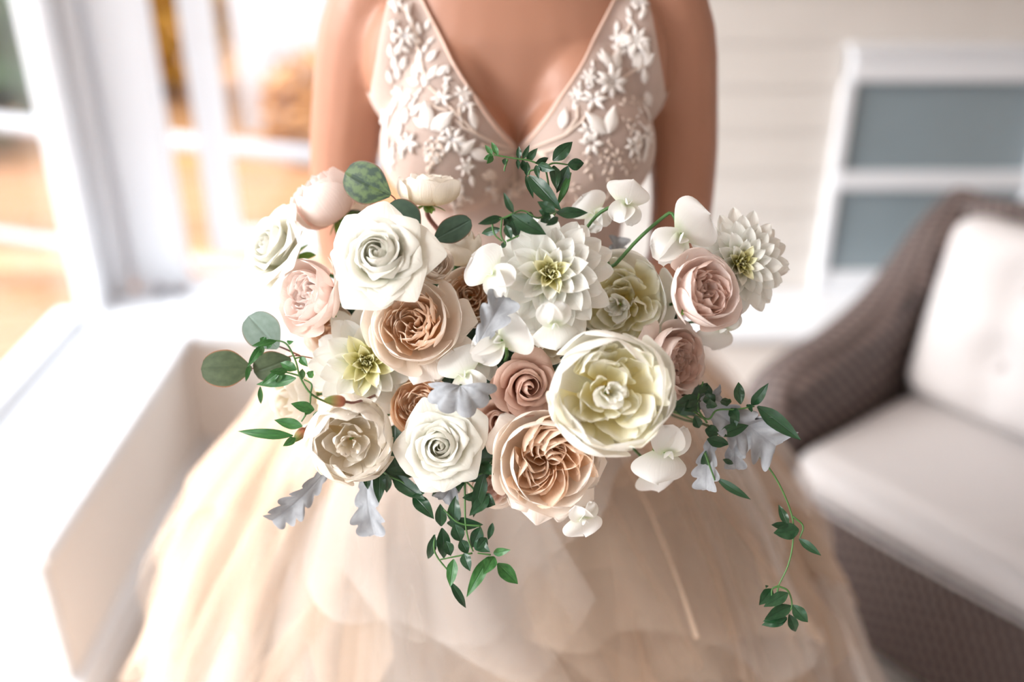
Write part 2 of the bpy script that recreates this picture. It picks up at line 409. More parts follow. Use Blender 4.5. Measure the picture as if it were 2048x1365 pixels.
def tree(label, x, y, h, r, mat, seed, n=700, name='garden_tree'):
    g = random.Random(seed); t = empty(name, (x, y, -.5)); tag(t, label, 'tree')
    tube('trunk', [(0, 0, 0), (.05, .02, h * .4), (0, 0, h * .75)], .1, .04, M['bark'], t, 8, 6)
    V = []; F = []
    for k in range(n):
        d = Vector((g.gauss(0, 1), g.gauss(0, 1), g.gauss(0, 1))).normalized() * r * g.random() ** .35
        c = Vector((d.x, d.y, h * .62 + d.z * 1.15)); a = Vector((g.uniform(-1, 1), g.uniform(-1, 1), g.uniform(-1, 1))).normalized() * r * .16
        b_ = a.orthogonal().normalized() * r * .1; i0 = len(V)
        if c.z < r * .18: continue
        V += [c - a, c - b_, c + a, c + b_]; F.append((i0, i0 + 1, i0 + 2, i0 + 3))
    c = obj('crown', mesh('crown', V, F, None, False), mat, t); c['kind'] = 'stuff'
tree('dark green leafy tree beyond the deck railing', -4.55, 7.3, 1.25, 1.1, M['tree_green'], 1, 1100)
tree('golden autumn tree beside the pale grey house', -3.05, 9.0, 1.5, .75, M['tree_gold'], 2)
tree('low green shrub behind the deck railing', -6.9, 5.4, 1.6, .6, M['tree_green'], 3, 400, 'garden_shrub')
tree('rounded orange shrub in front of the pale grey house', -1.25, 6.4, .75, .38, M['lawn'], 4, 500, 'autumn_shrub')

# ------------------------------------------------------------------ wicker armchair
CH = Matrix.Translation((.583, 1.756, 0)) @ Matrix.Rotation(R_(-51.9), 4, 'Z')
ac = empty('armchair', M=CH); tag(ac, 'brown wicker armchair with pale cushions beside the bride', 'armchair')
def arm_me(x0, x1):
    prof = smooth_path([(0, -.0, .0), (0, -.035, .25), (0, -.05, .45), (0, -.02, .56), (0, .06, .605), (0, .2, .622), (0, .34, .665), (0, .44, .725), (0, .54, .80), (0, .66, .855)], 40)
    n = 12; V = []; F = []
    hw = (x1 - x0) / 2; cx = (x0 + x1) / 2
    for i, p in enumerate(prof):                       # rounded cross-section bead that follows the arm's edge, then the flat side below it
        q0 = prof[max(0, i - 1)]; q1 = prof[min(len(prof) - 1, i + 1)]
        t = (q1 - q0).normalized(); nrm = Vector((0, -t.z, t.y))
        for k in range(n + 1):
            a = PI * k / n
            V.append(Vector((cx - hw * math.cos(a) * (1.0), 0, 0)) + p + nrm * (hw * .75 * math.sin(a) - .03))
    m = n + 1
    for i in range(len(prof) - 1):
        for k in range(n): F.append((i * m + k, i * m + k + 1, (i + 1) * m + k + 1, (i + 1) * m + k))
    # side faces
    for s in (0, n):
        base = len(V)
        for i, p in enumerate(prof): V.append(Vector((V[i * m + s].x, .66, min(V[i * m + s].z, .82))))
        for i in range(len(prof) - 1):
            f = (i * m + s, (i + 1) * m + s, base + i + 1, base + i)
            F.append(f if s == 0 else f[::-1])
    return mesh('armrest', V, F)
obj('armrest', arm_me(-.125, -.005), M['wicker'], ac)
obj('armrest', arm_me(.605, .725), M['wicker'], ac)
box('seat_base', -.02, .62, .02, .62, .06, .345, M['wicker'], ac, .015)
def backrest_me():
    n, k = 24, 10; V = []; F = []
    for side in (0, 1):
        for i in range(n + 1):
            x = -.11 + .82 * i / n; e = abs(2 * i / n - 1)
            top = .855 - .06 * e ** 4
            for j in range(k + 1):
                z = .1 + (top - .1) * j / k
                V.append((x, .56 + .08 * (z - .3) + side * .08 - .03 * e ** 2 + (.04 * (j == k) * (1 - 2 * side)) * .5, z))
    m = (n + 1) * (k + 1)
    for i in range(n):
        for j in range(k):
            a = i * (k + 1) + j
            F.append((a, a + k + 1, a + k + 2, a + 1)); F.append((m + a, m + a + 1, m + a + k + 2, m + a + k + 1))
        a = i * (k + 1) + k; F.append((a, a + k + 1, m + a + k + 1, m + a))
    return mesh('backrest', V, F)
obj('backrest', backrest_me(), M['wicker'], ac)
tube('braided_edge', [(-.11, .60, .79), (.0, .63, .84), (.3, .64, .86), (.6, .63, .84), (.71, .60, .79)], .03, None, M['wicker'], ac, 10, 24)
for (x, y) in ((-.07, .03), (.67, .03), (-.07, .6), (.67, .6)): box('leg', x - .03, x + .03, y - .03, y + .03, 0, .08, M['wicker'], ac, .005)

def cushion_me(name, sx, sy, sz, e=.28, dents=(), bulge=.02, n=28):
    bm = bmesh.new(); bmesh.ops.create_cube(bm, size=2); bmesh.ops.subdivide_edges(bm, edges=bm.edges[:], cuts=n, use_grid_fill=True)
    for v in bm.verts:
        c = v.co; q = Vector()
        p = 1 / e
        L = (abs(c.x) ** p * .0 + 1)
        r = .055
        q.x = c.x * sx / 2; q.y = c.y * sy / 2; q.z = c.z * sz / 2
        # round the rim
        for (i, h) in ((0, sx / 2), (1, sy / 2), (2, sz / 2)): pass
        inner = Vector((max(-sx / 2 + r, min(sx / 2 - r, q.x)), max(-sy / 2 + r, min(sy / 2 - r, q.y)), max(-sz / 2 + min(r, sz / 2 * .98), min(sz / 2 - min(r, sz / 2 * .98), q.z))))
        d = q - inner
        if d.length > 1e-6: q = inner + d.normalized() * min(d.length, r)
        bu = bulge * (1 - (c.x) ** 2) * (1 - (c.y) ** 2)
        if abs(c.z) > .6: q.z += math.copysign(bu, c.z)
        for (dx, dy, dr, dd) in dents:
            if c.z > 0: q.z -= dd * math.exp(-((q.x - dx) ** 2 + (q.y - dy) ** 2) / dr ** 2)
        v.co = q
    me = bpy.data.meshes.new(name); bm.to_mesh(me); bm.free()
    me.polygons.foreach_set('use_smooth', [True] * len(me.polygons)); return me
o = obj('seat_cushion', cushion_me('seat_cushion', .60, .525, .11, bulge=.004), M['cushion']); o.matrix_world = CH @ Matrix.Translation((.30, .2575, .400))
tag(o, 'pale flat seat cushion on the brown wicker armchair', 'cushion')
pip = [(-.29, -.275, .047), (.29, -.275, .047)]
tube('piping', [(-.27, -.2545, .048), (0, -.2595, .05), (.27, -.2545, .048)], .004, None, M['cushion'], o, 6, 12)
tube('piping', [(-.27, -.2545, -.045), (0, -.2595, -.047), (.27, -.2545, -.045)], .004, None, M['cushion'], o, 6, 12)
dn = [(x, y, .05, .03) for x in (-.09, .13) for y in (-.07, .1)] + [(x, y, .03, .01) for x in (-.09, .13) for y in (-.17, -.14, -.03, 0, .05, .15)]
o = obj('back_cushion', cushion_me('back_cushion', .58, .42, .15, dents=dn, bulge=.025), M['cushion'])
o.matrix_world = CH @ Matrix.Translation((.30, .468, .664)) @ Matrix.Rotation(R_(78), 4, 'X')
tag(o, 'plump tufted pale back cushion leaning in the wicker armchair', 'cushion')
for (x, y) in [(-.09, -.07), (-.09, .1), (.13, -.07), (.13, .1)]:
    bm = bmesh.new(); bmesh.ops.create_uvsphere(bm, u_segments=10, v_segments=6, radius=.012)
    me = bpy.data.meshes.new('tuft_button'); bm.to_mesh(me); bm.free(); b_ = obj('tuft_button', me, M['cushion'], o); b_.location = (x, y, .072); b_.scale = (1, 1, .5)

# ------------------------------------------------------------------ the bride
BX, BY = .006, 1.09
def loft(bm, rings, seg=32):
    """rings: (z, cx, cy, half width, front depth, back depth)"""
    R = []
    for (z, cx, cy, hw, fd, bd) in rings:
        row = []
        for k in range(seg):
            a = 2 * PI * k / seg; c, s = math.cos(a), math.sin(a)
            row.append(bm.verts.new((cx + hw * math.copysign(abs(c) ** .85, c), cy + (bd if s > 0 else fd) * math.copysign(abs(s) ** .9, s), z)))
        R.append(row)
    for i in range(len(R) - 1):
        for k in range(seg): bm.faces.new((R[i][k], R[i][(k + 1) % seg], R[i + 1][(k + 1) % seg], R[i + 1][k]))
    bm.faces.new(R[0][::-1]); bm.faces.new(R[-1])

def add_tube(bm, pts, radii, seg=14):
    n = 4 * (len(pts) - 1)
    P = smooth_path(pts, n); Rd = list(np.interp(np.linspace(0, len(pts) - 1, n + 1), range(len(pts)), radii))
    me = tube_me('t', P, 0, 0, seg, None, Rd); bm.from_mesh(me); bpy.data.meshes.remove(me)
    for p, r in ((P[0], Rd[0]), (P[-1], Rd[-1])): add_ball(bm, p, (r, r, r), 10)

def add_ball(bm, c, r, seg=16, rot=None):
    mat = Matrix.Translation(c) @ (rot.to_4x4() if rot else Matrix.Identity(4)) @ Matrix.Diagonal((r[0], r[1], r[2], 1))
    bmesh.ops.create_uvsphere(bm, u_segments=seg, v_segments=max(6, seg // 2 + 2), radius=1, matrix=mat)

def remesh(bm, name, vox, it, fac=.5):
    me = bpy.data.meshes.new(name); bm.to_mesh(me); bm.free()
    o = bpy.data.objects.new('tmp', me); COL.objects.link(o)
    m = o.modifiers.new('r', 'REMESH'); m.mode = 'VOXEL'; m.voxel_size = vox
    if it:
        s = o.modifiers.new('s', 'SMOOTH'); s.iterations = it; s.factor = fac
    dg = bpy.context.evaluated_depsgraph_get()
    out = bpy.data.meshes.new_from_object(o.evaluated_get(dg), depsgraph=dg); out.name = name
    bpy.data.objects.remove(o); bpy.data.meshes.remove(me)
    out.materials.clear()
    out.polygons.foreach_set('use_smooth', [True] * len(out.polygons))
    return out

def torso(bm):
    loft(bm, [(.80, BX, BY, .16, .10, .11), (.93, BX, BY, .172, .105, .115), (1.02, BX, BY, .15, .095, .10), (1.10, BX, BY, .122, .085, .085),
              (1.15, BX, BY, .114, .082, .08), (1.20, BX, BY, .118, .087, .08), (1.26, BX, BY, .128, .090, .085), (1.32, BX, BY, .138, .086, .092),
              (1.375, BX, BY, .142, .086, .098), (1.42, BX, BY + .005, .142, .088, .098), (1.46, BX, BY + .01, .130, .076, .088),
              (1.49, BX, BY + .015, .105, .064, .072), (1.515, BX, BY + .02, .075, .056, .06), (1.545, BX, BY + .02, .056, .052, .054), (1.60, BX, BY + .012, .051, .05, .054), (1.64, BX, BY + .01, .05, .05, .05)])
    for s in (-1, 1):
        add_ball(bm, Vector((BX + s * .071, BY - .078, 1.312)), (.069, .070, .066), 24)
        add_ball(bm, Vector((BX + s * .068, BY - .060, 1.356)), (.056, .050, .062), 20)
        add_tube(bm, [(BX + s * .016, BY - .062, 1.474), (BX + s * .06, BY - .058, 1.482), (BX + s * .13, BY - .01, 1.488)], [.010, .009, .009], 8)
        add_tube(bm, [(BX + s * .012, BY - .050, 1.482), (BX + s * .03, BY - .035, 1.54), (BX + s * .046, BY + .01, 1.62)], [.009, .014, .014], 8)
        add_ball(bm, Vector((BX + s * .115, BY - .03, 1.385)), (.045, .05, .07), 16)      # chest to armpit

bm = bmesh.new(); torso(bm)
torso_me = remesh(bm, 'bodice', .005, 5)

HND = Vector((BX, .838, 1.11))           # where the stems are gripped
HROT = Matrix.Rotation(R_(30), 3, 'X'); WUP = HROT @ Vector((0, 0, 1))     # stems lean back from the blooms to the hands
def hp(x, y, z): return HND + HROT @ Vector((x, y, z))
bm = bmesh.new(); torso(bm)
for s in (-1, 1):
    sx = -.004 if s < 0 else 0
    add_ball(bm, Vector((BX + s * .152, BY + .015, 1.435)), (.05, .05, .055), 20)
    add_tube(bm, [(BX + s * .10, BY + .02, 1.47), (BX + s * .157, BY + .012, 1.425), (BX + s * (.180 + (.006 if s < 0 else 0)), BY + .01, 1.33), (BX + s * (.190 + (.01 if s < 0 else 0)), BY + .01, 1.24), (BX + s * (.188 + (.012 if s < 0 else 0)), BY + .005, 1.165)],
             [.042, .05, .042, .037, .034])
    add_tube(bm, [(BX + s * .192, BY + .008, 1.165), (BX + s * .165, BY - .05, 1.125), (BX + s * .115, BY - .12, 1.10), (BX + s * .062, BY - .163, 1.108)], [.035, .036, .029, .022])
    # palm and fingers closed round the stems
    pz = .024 if s < 0 else -.024
    add_tube(bm, [(BX + s * .062, BY - .163, 1.108), hp(s * .052, .034, pz), hp(s * .045, .004, pz)], [.022, .025, .021], 12)
    for k in range(4):
        zz = pz + .029 - .019 * k; ln = (.9, 1.0, .97, .8)[k]
        add_tube(bm, [hp(s * .046, .004, zz), hp(s * .040, -.026, zz - .002), hp(s * .008, -.040, zz - .003), hp(-s * .022 * ln, -.034, zz - .004), hp(-s * .030 * ln, -.014, zz - .004)], [.0095, .0095, .009, .0085, .007], 8)
    add_tube(bm, [hp(s * .046, .012, pz + .022), hp(s * .041, -.016, pz + .033), hp(s * .028, -.034, pz + .036)], [.012, .0105, .008], 8)
    # legs under the skirt
    add_tube(bm, [(BX + s * .085, BY, .90), (BX + s * .085, BY - .01, .52), (BX + s * .08, BY + .02, .30), (BX + s * .075, BY + .03, .10)], [.085, .055, .052, .036])
    add_tube(bm, [(BX + s * .075, BY + .035, .08), (BX + s * .078, BY - .04, .06), (BX + s * .082, BY - .13, .028)], [.033, .034, .024])
# head: skull, jaw, nose, lips, ears
hc = Vector((BX, BY - .005, 1.735))
add_ball(bm, hc + Vector((0, .015, .02)), (.075, .093, .098), 24)
add_ball(bm, hc + Vector((0, -.025, -.05)), (.058, .062, .07), 20)
add_ball(bm, hc + Vector((0, -.06, -.098)), (.026, .022, .02), 14)
add_tube(bm, [hc + Vector((0, -.080, .012)), hc + Vector((0, -.094, -.012)), hc + Vector((0, -.102, -.03))], [.008, .009, .012], 10)
add_ball(bm, hc + Vector((0, -.083, -.062)), (.022, .012, .007), 12); add_ball(bm, hc + Vector((0, -.082, -.073)), (.019, .012, .008), 12)
for s in (-1, 1):
    add_ball(bm, hc + Vector((s * .076, .02, -.012)), (.009, .02, .032), 12)
    add_ball(bm, hc + Vector((s * .042, -.062, -.03)), (.025, .02, .022), 14)
body_me = remesh(bm, 'body', .005, 5)
bride = empty('person', (BX, BY, 0))
tag(bride, 'bride in a beaded V-neck bodice and peach tulle skirt gripping the bouquet', 'person')
def child(name, me, mat, parent=bride):
    o = obj(name, me, mat, parent)
    if parent is bride: o.location = (-BX, -BY, 0)
    return o
child('body', body_me, M['skin'])
# hair tied back behind the head
bm = bmesh.new()
add_ball(bm, hc + Vector((0, .035, .035)), (.082, .088, .098), 24); add_ball(bm, hc + Vector((0, .125, .0)), (.045, .04, .045), 18)
add_ball(bm, hc + Vector((0, .06, -.03)), (.07, .06, .06), 18)
child('hair', remesh(bm, 'hair', .007, 5), M['hair'])
# eyes
for s in (-1, 1):
    bm = bmesh.new(); add_ball(bm, hc + Vector((s * .031, -.068, .002)), (.0125, .0125, .008), 12)
    me = bpy.data.meshes.new('eye'); bm.to_mesh(me); bm.free(); child('eye', me, M['white_paint'])

# shape of the bodice: below a deep V between two straps
def neck_half(z):      # half width of the open V
    return max(0.0, float(np.interp(z, [1.312, 1.33, 1.36, 1.40, 1.46, 1.55], [0, .013, .036, .0635, .100, .112])))
def outer_half(z):
    return float(np.interp(z, [1.0, 1.335, 1.36, 1.40, 1.46, 1.55], [.30, .30, .150, .140, .127, .118]))
def field(p):
    x = abs(p.x - BX); z = p.z
    f = 1.08 - z
    f = max(f, x - outer_half(z))
    if p.y < BY + .02: f = max(f, neck_half(z) - x) if z > 1.312 else f
    else: f = max(f, min(z - 1.36, neck_half(z) - x + .0))
    return max(f, z - 1.56)

def clip(me, field, off):
    V = []; F = []; val = []
    me.calc_loop_triangles() if False else None
    co = [v.co.copy() + v.normal * off for v in me.vertices]
    fv = [field(v.co) for v in me.vertices]
    cache = {}; new = {}
    def vid(i):
        if i not in new: new[i] = len(V); V.append(co[i])
        return new[i]
    def cut(i, j):
        k = (min(i, j), max(i, j))
        if k not in cache:
            a, b_ = k; t = fv[a] / (fv[a] - fv[b_]); cache[k] = len(V); V.append(co[a].lerp(co[b_], t))
        return cache[k]
    for p in me.polygons:
        vs_ = list(p.vertices); out = []
        for a, b_ in zip(vs_, vs_[1:] + vs_[:1]):
            if fv[a] <= 0: out.append(vid(a))
            if (fv[a] <= 0) != (fv[b_] <= 0): out.append(cut(a, b_))
        if len(out) >= 3: F.append(tuple(out))
    return mesh('bodice', V, F)
bod_me = clip(torso_me, field, .0035)
bodice = child('bodice', bod_me, M['bodice'])
bodice['label'] = 'sheer nude bodice'
# satin edge along the V: rolled hem
bvh = BVHTree.FromPolygons([v.co.copy() for v in bod_me.vertices], [tuple(p.vertices) for p in bod_me.polygons])
tor_bvh = BVHTree.FromPolygons([v.co + v.normal * .004 for v in torso_me.vertices], [tuple(p.vertices) for p in torso_me.polygons])
def on_front(x, z):
    h = tor_bvh.ray_cast(Vector((x, .5, z)), Vector((0, 1, 0)))
    return h[0], h[1]
M['hem'] = plain('nude_hem', S('#e2c3b2'), .7)
for s in (-1, 1):
    pts = [on_front(BX + s * neck_half(z), z)[0] for z in np.linspace(1.313, 1.50, 26)]
    child('neckline_hem', tube_me('neckline_hem', [p for p in pts if p], .0015, None, 6), M['hem'])

# lace motifs sewn on the bodice, put where they lie on the cloth
def leaf_shape(name, L, Wd, thick=.0012, n=8, point=1.0):
    V = []; F = []
    for i in range(n + 1):
        v = i / n; ww = Wd * .5 * math.sin(PI * min(1, v ** .8)) ** point
        for k, u in enumerate((-1, -.5, 0, .5, 1)): V.append((u * ww, v * L, thick * (1.6 - u * u * 1.2) + .0012 * math.sin(PI * v)))
    return mesh(name, V, [(i * 5 + j, i * 5 + j + 1, (i + 1) * 5 + j + 1, (i + 1) * 5 + j) for i in range(n) for j in range(4)])
def ball_me(name, r, seg=8):
    bm = bmesh.new(); bmesh.ops.create_uvsphere(bm, u_segments=seg, v_segments=seg // 2 + 1, radius=r)
    me = bpy.data.meshes.new(name); bm.to_mesh(me); bm.free(); me.polygons.foreach_set('use_smooth', [True] * len(me.polygons)); return me
LE = {'s': leaf_shape('lace_leaf', .008, .0038), 'm': leaf_shape('lace_leaf', .0135, .006), 'l': leaf_shape('lace_leaf', .020, .0095)}
LW = {k: m.copy() for k, m in LE.items()}
for m in LE.values(): m.materials.append(M['lace'])
for m in LW.values(): m.materials.append(M['lace_warm'])
BD = ball_me('bead', .0024); BD.materials.append(M['bead'])
BP = ball_me('bead', .0030); BP.materials.append(M['lace'])
def hit(px, py):
    d = (at(px, py, 1) - CAM).normalized()
    h = bvh.ray_cast(CAM, d)
    return (h[0], h[1]) if h[0] is not None and h[0].y < BY + .05 else (None, None)
def put(me, p, n, ang, name, sc_=1):
    if n.y > 0: n = -n
    x = Vector((0, 0, 1)).cross(n)
    x = x.normalized() if x.length > .01 else Vector((1, 0, 0)); y = n.cross(x)
    d = -x * math.sin(0) ; ca, sa = math.cos(ang), math.sin(ang)
    yy = (x * ca + y * sa); xx = yy.cross(n)
    Mx = Matrix((xx, yy, n)).transposed().to_4x4(); Mx.translation = p
    o = obj(name, me, None, bodice); o.matrix_local = Mx @ Matrix.Scale(sc_, 4)
    return o
K = 1 / 2.967
lg = random.Random(11); nbead = [0]
def C2(cx, cy): return 740 + cx * K, cy * K
def lf(cx, cy, deg, size='m', warm=False, s=1.0):
    p, n = hit(*C2(cx, cy))
    if p is not None: put((LW if warm else LE)[size], p, n, R_(deg), 'lace_leaf', s)
def bd(cx, cy, crystal=True, s=1.0):
    p, n = hit(*C2(cx, cy))
    if p is not None and nbead[0] < 298:
        nbead[0] += 1; put(BD if crystal else BP, p, n, 0, 'bead', s)
def flower(cx, cy, r=22, petals=6, crystal=True, warm=False):
    for k in range(petals):
        a = 360 / petals * k + lg.uniform(-10, 10)
        lf(cx + .3 * r * math.cos(R_(a)), cy - .3 * r * math.sin(R_(a)), a, 's', warm, r / 22)
    for k in range(7): bd(cx + lg.uniform(-.6, .6) * r, cy + lg.uniform(-.6, .6) * r, crystal)
def spray(cx, cy, deg, n=6, step=24, warm=True, size='s', curl=0):
    x, y = cx, cy
    for k in range(n):
        lf(x + lg.uniform(-7, 7), y + lg.uniform(-7, 7), deg + (50 if k % 2 else -50) + lg.uniform(-30, 30), size, warm, lg.uniform(.6, 1.0))
        bd(x + lg.uniform(-9, 9), y + lg.uniform(-9, 9), False, .7); bd(x + lg.uniform(-14, 14), y + lg.uniform(-9, 9), k % 3 == 0, .7)
        x += step * math.cos(R_(deg)); y -= step * math.sin(R_(deg)); deg += curl
    lf(x, y, deg, size, warm)
# image-left half of the bodice (coordinates measured on an enlargement of the lace)
for a in [(150, 5, 130), (175, 0, 40), (165, 80, 120), (180, 125, 200), (215, 75, 60), (235, 90, 100), (255, 150, 110), (140, 190, 90), (150, 260, 100)]: lf(*a, 'm')
flower(210, 215, 30); flower(155, 30, 22)
for a in [(300, 210, 100), (290, 260, 140), (335, 270, 60), (315, 320, 90), (240, 310, 150), (330, 180, 70)]: lf(*a, 'm')
for a in [(290, 385, 110), (340, 370, 65), (310, 430, 130), (350, 470, 60), (390, 450, 40), (300, 500, 170), (280, 470, 120), (330, 520, 100)]: lf(*a, 'l', False, .85)
for a in [(130, 350, 95), (150, 420, 90), (165, 480, 85), (150, 330, 60), (185, 420, 70), (130, 500, 100)]: lf(*a, 'l', False, .8)
spray(440, 560, 80, 5, 24, False); flower(430, 590, 28); flower(555, 560, 26, crystal=False); flower(570, 625, 26); lf(628, 770, 92, 'l', False, 1.1); lf(545, 730, 100, 's')
lf(350, 770, 105, 'l', False, 1.5); lf(360, 775, 42, 'l', False, 1.5); lf(340, 760, 150, 'l', False, .9)
flower(490, 830, 34); flower(455, 770, 24); flower(530, 850, 24)
spray(420, 830, 250, 6, 26, True); spray(370, 830, 265, 7, 26, True); spray(450, 880, 230, 5, 24, True); spray(335, 860, 275, 5, 24)
for a in [(110, 700, 85), (90, 780, 95), (130, 640, 90), (180, 640, 70), (210, 740, 110), (240, 690, 60), (160, 820, 80), (100, 900, 85), (130, 960, 80), (200, 600, 100)]: lf(*a, 'l', False, .9)
flower(235, 850, 30); flower(95, 690, 26); flower(170, 560, 26); spray(130, 1010, 85, 5, 26, False); spray(190, 930, 95, 5, 26, False); spray(240, 640, 60, 4, 24, False)
lf(530, 920, 40, 'l', False, 1.1); lf(590, 900, 340, 'l', False, 1.3); flower(570, 985, 26, crystal=False); lf(600, 1040, 280, 'm'); lf(660, 1030, 330, 'l', True, .9); lf(690, 1010, 320, 'l', True, .9)
spray(540, 1080, 270, 6, 26); spray(600, 1190, 160, 4, 26); spray(500, 1210, 280, 4, 26)
spray(740, 1190, 100, 4, 24); spray(800, 1200, 60, 4, 24); spray(700, 1120, 330, 4, 24); spray(870, 1150, 40, 4, 26)
# image-right half
for a in [(1590, 10, 90), (1620, 20, 60), (1580, 60, 100), (1550, 110, 110), (1600, 120, 60), (1570, 160, 130), (1625, 100, 80)]: lf(*a, 'm')
flower(1600, 25, 26); flower(1580, 240, 36, 7, False); flower(1480, 235, 26); lf(1470, 200, 100, 'm'); lf(1530, 300, 200, 'm'); lf(1500, 310, 150, 'm')
lf(1440, 420, 110, 'l', False, 1.2); lf(1450, 420, 60, 'l', False, 1.2); flower(1430, 490, 44, 8, False); lf(1400, 380, 120, 'm')
for a in [(1560, 400, 60), (1590, 430, 80), (1620, 400, 50), (1580, 360, 120), (1640, 380, 90), (1640, 540, 280), (1630, 500, 100), (1615, 330, 70)]: lf(*a, 'l', False, .9)
spray(1310, 520, 85, 5, 24, False); flower(1300, 460, 22, crystal=False); flower(1330, 600, 34); spray(1220, 640, 80, 5, 24, False); flower(1230, 560, 22)
lf(1140, 770, 92, 'l', False, 1.1); lf(1400, 800, 128, 'l', False, 1.5); lf(1410, 800, 70, 'l', False, 1.5)
flower(1300, 780, 28); flower(1315, 850, 32); flower(1350, 760, 22)
spray(1480, 620, 10, 5, 26); spray(1500, 690, 300, 6, 26); spray(1560, 760, 280, 6, 26, False); spray(1600, 640, 260, 6, 26, False); spray(1420, 830, 275, 6, 26)
spray(1290, 900, 280, 5, 26); spray(1370, 900, 285, 6, 26); spray(1560, 1000, 80, 4, 26); spray(1470, 880, 290, 5, 26); flower(1560, 870, 28, crystal=False); flower(1640, 800, 26)
spray(1220, 1080, 275, 4, 24); spray(1160, 1120, 250, 4, 24); lf(1180, 920, 200, 'l', True, 1.0); lf(1060, 930, 180, 'm', True); spray(1450, 1050, 250, 4, 26)
for a in [(1600, 880, 90), (1640, 900, 85), (1620, 960, 80), (1660, 720, 95), (1655, 640, 90)]: lf(*a, 'l', False, .85)
def vine_on(pts, r=.0016):
    P = []
    for k in range(len(pts) - 1):
        for t in np.linspace(0, 1, 7)[:-1]:
            p, n = hit(*C2(pts[k][0] + (pts[k + 1][0] - pts[k][0]) * t, pts[k][1] + (pts[k + 1][1] - pts[k][1]) * t))
            if p is not None: P.append(p - Vector((0, .0012, 0)))
    if len(P) > 2: obj('lace_vine', tube_me('lace_vine', P, r, None, 5), M['lace_warm'], bodice)
for v in [[(870, 890), (760, 860), (640, 800), (560, 720), (480, 640), (400, 560), (340, 500)], [(640, 800), (560, 760), (500, 700)], [(545, 740), (530, 650), (550, 590)],
          [(860, 900), (760, 900), (640, 850)], [(930, 890), (1060, 840), (1160, 800), (1230, 700), (1230, 620)], [(1160, 800), (1260, 720), (1330, 620), (1420, 520)], [(900, 910), (1040, 900), (1200, 850)],
          [(850, 920), (860, 1040), (850, 1160), (900, 1120)], [(300, 260), (260, 160), (215, 60), (160, 20)], [(1430, 480), (1440, 340), (1500, 230), (1560, 120)], [(330, 480), (300, 330), (240, 160)], [(1450, 500), (1560, 420), (1640, 380)],
          [(860, 1040), (780, 1130)], [(870, 1100), (920, 1060)], [(330, 600), (400, 640), (480, 660)]]: vine_on(v)

# skirt: lining plus loose flounces of tulle
PROF = [(1.16, .12), (1.11, .155), (1.06, .20), (1.01, .245), (.96, .285), (.88, .335), (.81, .372), (.72, .41), (.58, .45), (.40, .53), (.20, .61), (.01, .68)]
zs = np.array([p[0] for p in PROF])[::-1]; rs = np.array([p[1] for p in PROF])[::-1]
def srad(z): return np.interp(z, zs, rs)
DEP = .78
def skirt_me():
    nz, na = 40, 120; V = []; F = []
    for i in range(nz + 1):
        z = 1.15 - (1.15 - .01) * i / nz
        for k in range(na):
            a = 2 * PI * k / na; r = srad(z) * .93 * (1 + .02 * math.sin(a * 17 + 2 * math.sin(a * 3)) * min(1, (1.15 - z) * 4))
            V.append((r * math.cos(a), r * DEP * math.sin(a), z))
    for i in range(nz):
        for k in range(na): F.append((i * na + k, (i + 1) * na + k, (i + 1) * na + (k + 1) % na, i * na + (k + 1) % na))
    return mesh('skirt', V, F)
skirt = obj('skirt', skirt_me(), M['skirt'], bride); skirt['label'] = 'champagne skirt lining'; SKX = -.02
skirt.location.x = SKX
sg = random.Random(21)
def flounce(ang, z0, width, length, lift, mat, seed):
    """one loose handkerchief of tulle sewn on at height z0, its corners hanging free"""
    g = np.random.default_rng(seed); nu, nv = 32, 18
    U, V = np.meshgrid(np.linspace(-1, 1, nu + 1), np.linspace(0, 1, nv + 1))
    sk = g.uniform(-.7, .7); sl = g.uniform(-.5, .5)
    ln = length * (1 - .45 * ((U - sk) / (1 + abs(sk))) ** 2 + .10 * np.sin(U * 4 + g.uniform(0, 6)))
    zz = z0 + .03 * U * sl - ln * V * .93
    k1, k2, f1, f2 = g.uniform(1.5, 3.5), g.uniform(6, 12), g.uniform(0, 6.3), g.uniform(0, 6.3)
    wav = (np.sin(U * k1 + f1 + V * 1.4) * .65 + np.sin(U * k2 + f2 - V * 1.8) * .35)
    off = .006 + lift * V ** 1.2 + wav * .036 * V ** .8
    aa = ang + U * width * (.35 + .65 * V ** .7) + sl * V * .6 + .06 * wav * V
    r = srad(zz) + off
    patch('tulle_flounce', r * np.cos(aa), r * DEP * np.sin(aa), np.maximum(zz, .02), U, V, mat, skirt)
tiers = [(1.14, 11, .36), (1.09, 13, .40), (1.02, 14, .42), (.95, 16, .42), (.87, 17, .42), (.77, 17, .42), (.65, 17, .42), (.50, 16, .42), (.36, 14, .33)]
for ti, (z0, n, ln) in enumerate(tiers):
    for k in range(n):
        a = 2 * PI * (k + sg.uniform(-.4, .4)) / n + ti * .4
        flounce(a, z0 + sg.uniform(-.05, .05), sg.uniform(.28, .6), ln * sg.uniform(.7, 1.2), sg.uniform(.0, .05), M['tulle'] if sg.random() < .6 else M['tulle2'], ti * 100 + k)

# ------------------------------------------------------------------ the bouquet
def width_fn(v, p=2.0, base=.3, peak=.62):
    lo = base + (1 - base) * np.sin(np.clip(v / peak, 0, 1) * PI / 2)
    hi = np.clip(1 - np.clip((v - peak) / (1 - peak), 0, 1) ** 2.2, 0, 1) ** (1 / p)
    return np.where(v < peak, lo, hi * .97 + .03)
def bez(P, t):
    P = np.asarray(P, float); a = (1 - t)
    c = [a ** 3, 3 * a * a * t, 3 * a * t * t, t ** 3]
    return sum(c[i] * P[i][0] for i in range(4)), sum(c[i] * P[i][1] for i in range(4))

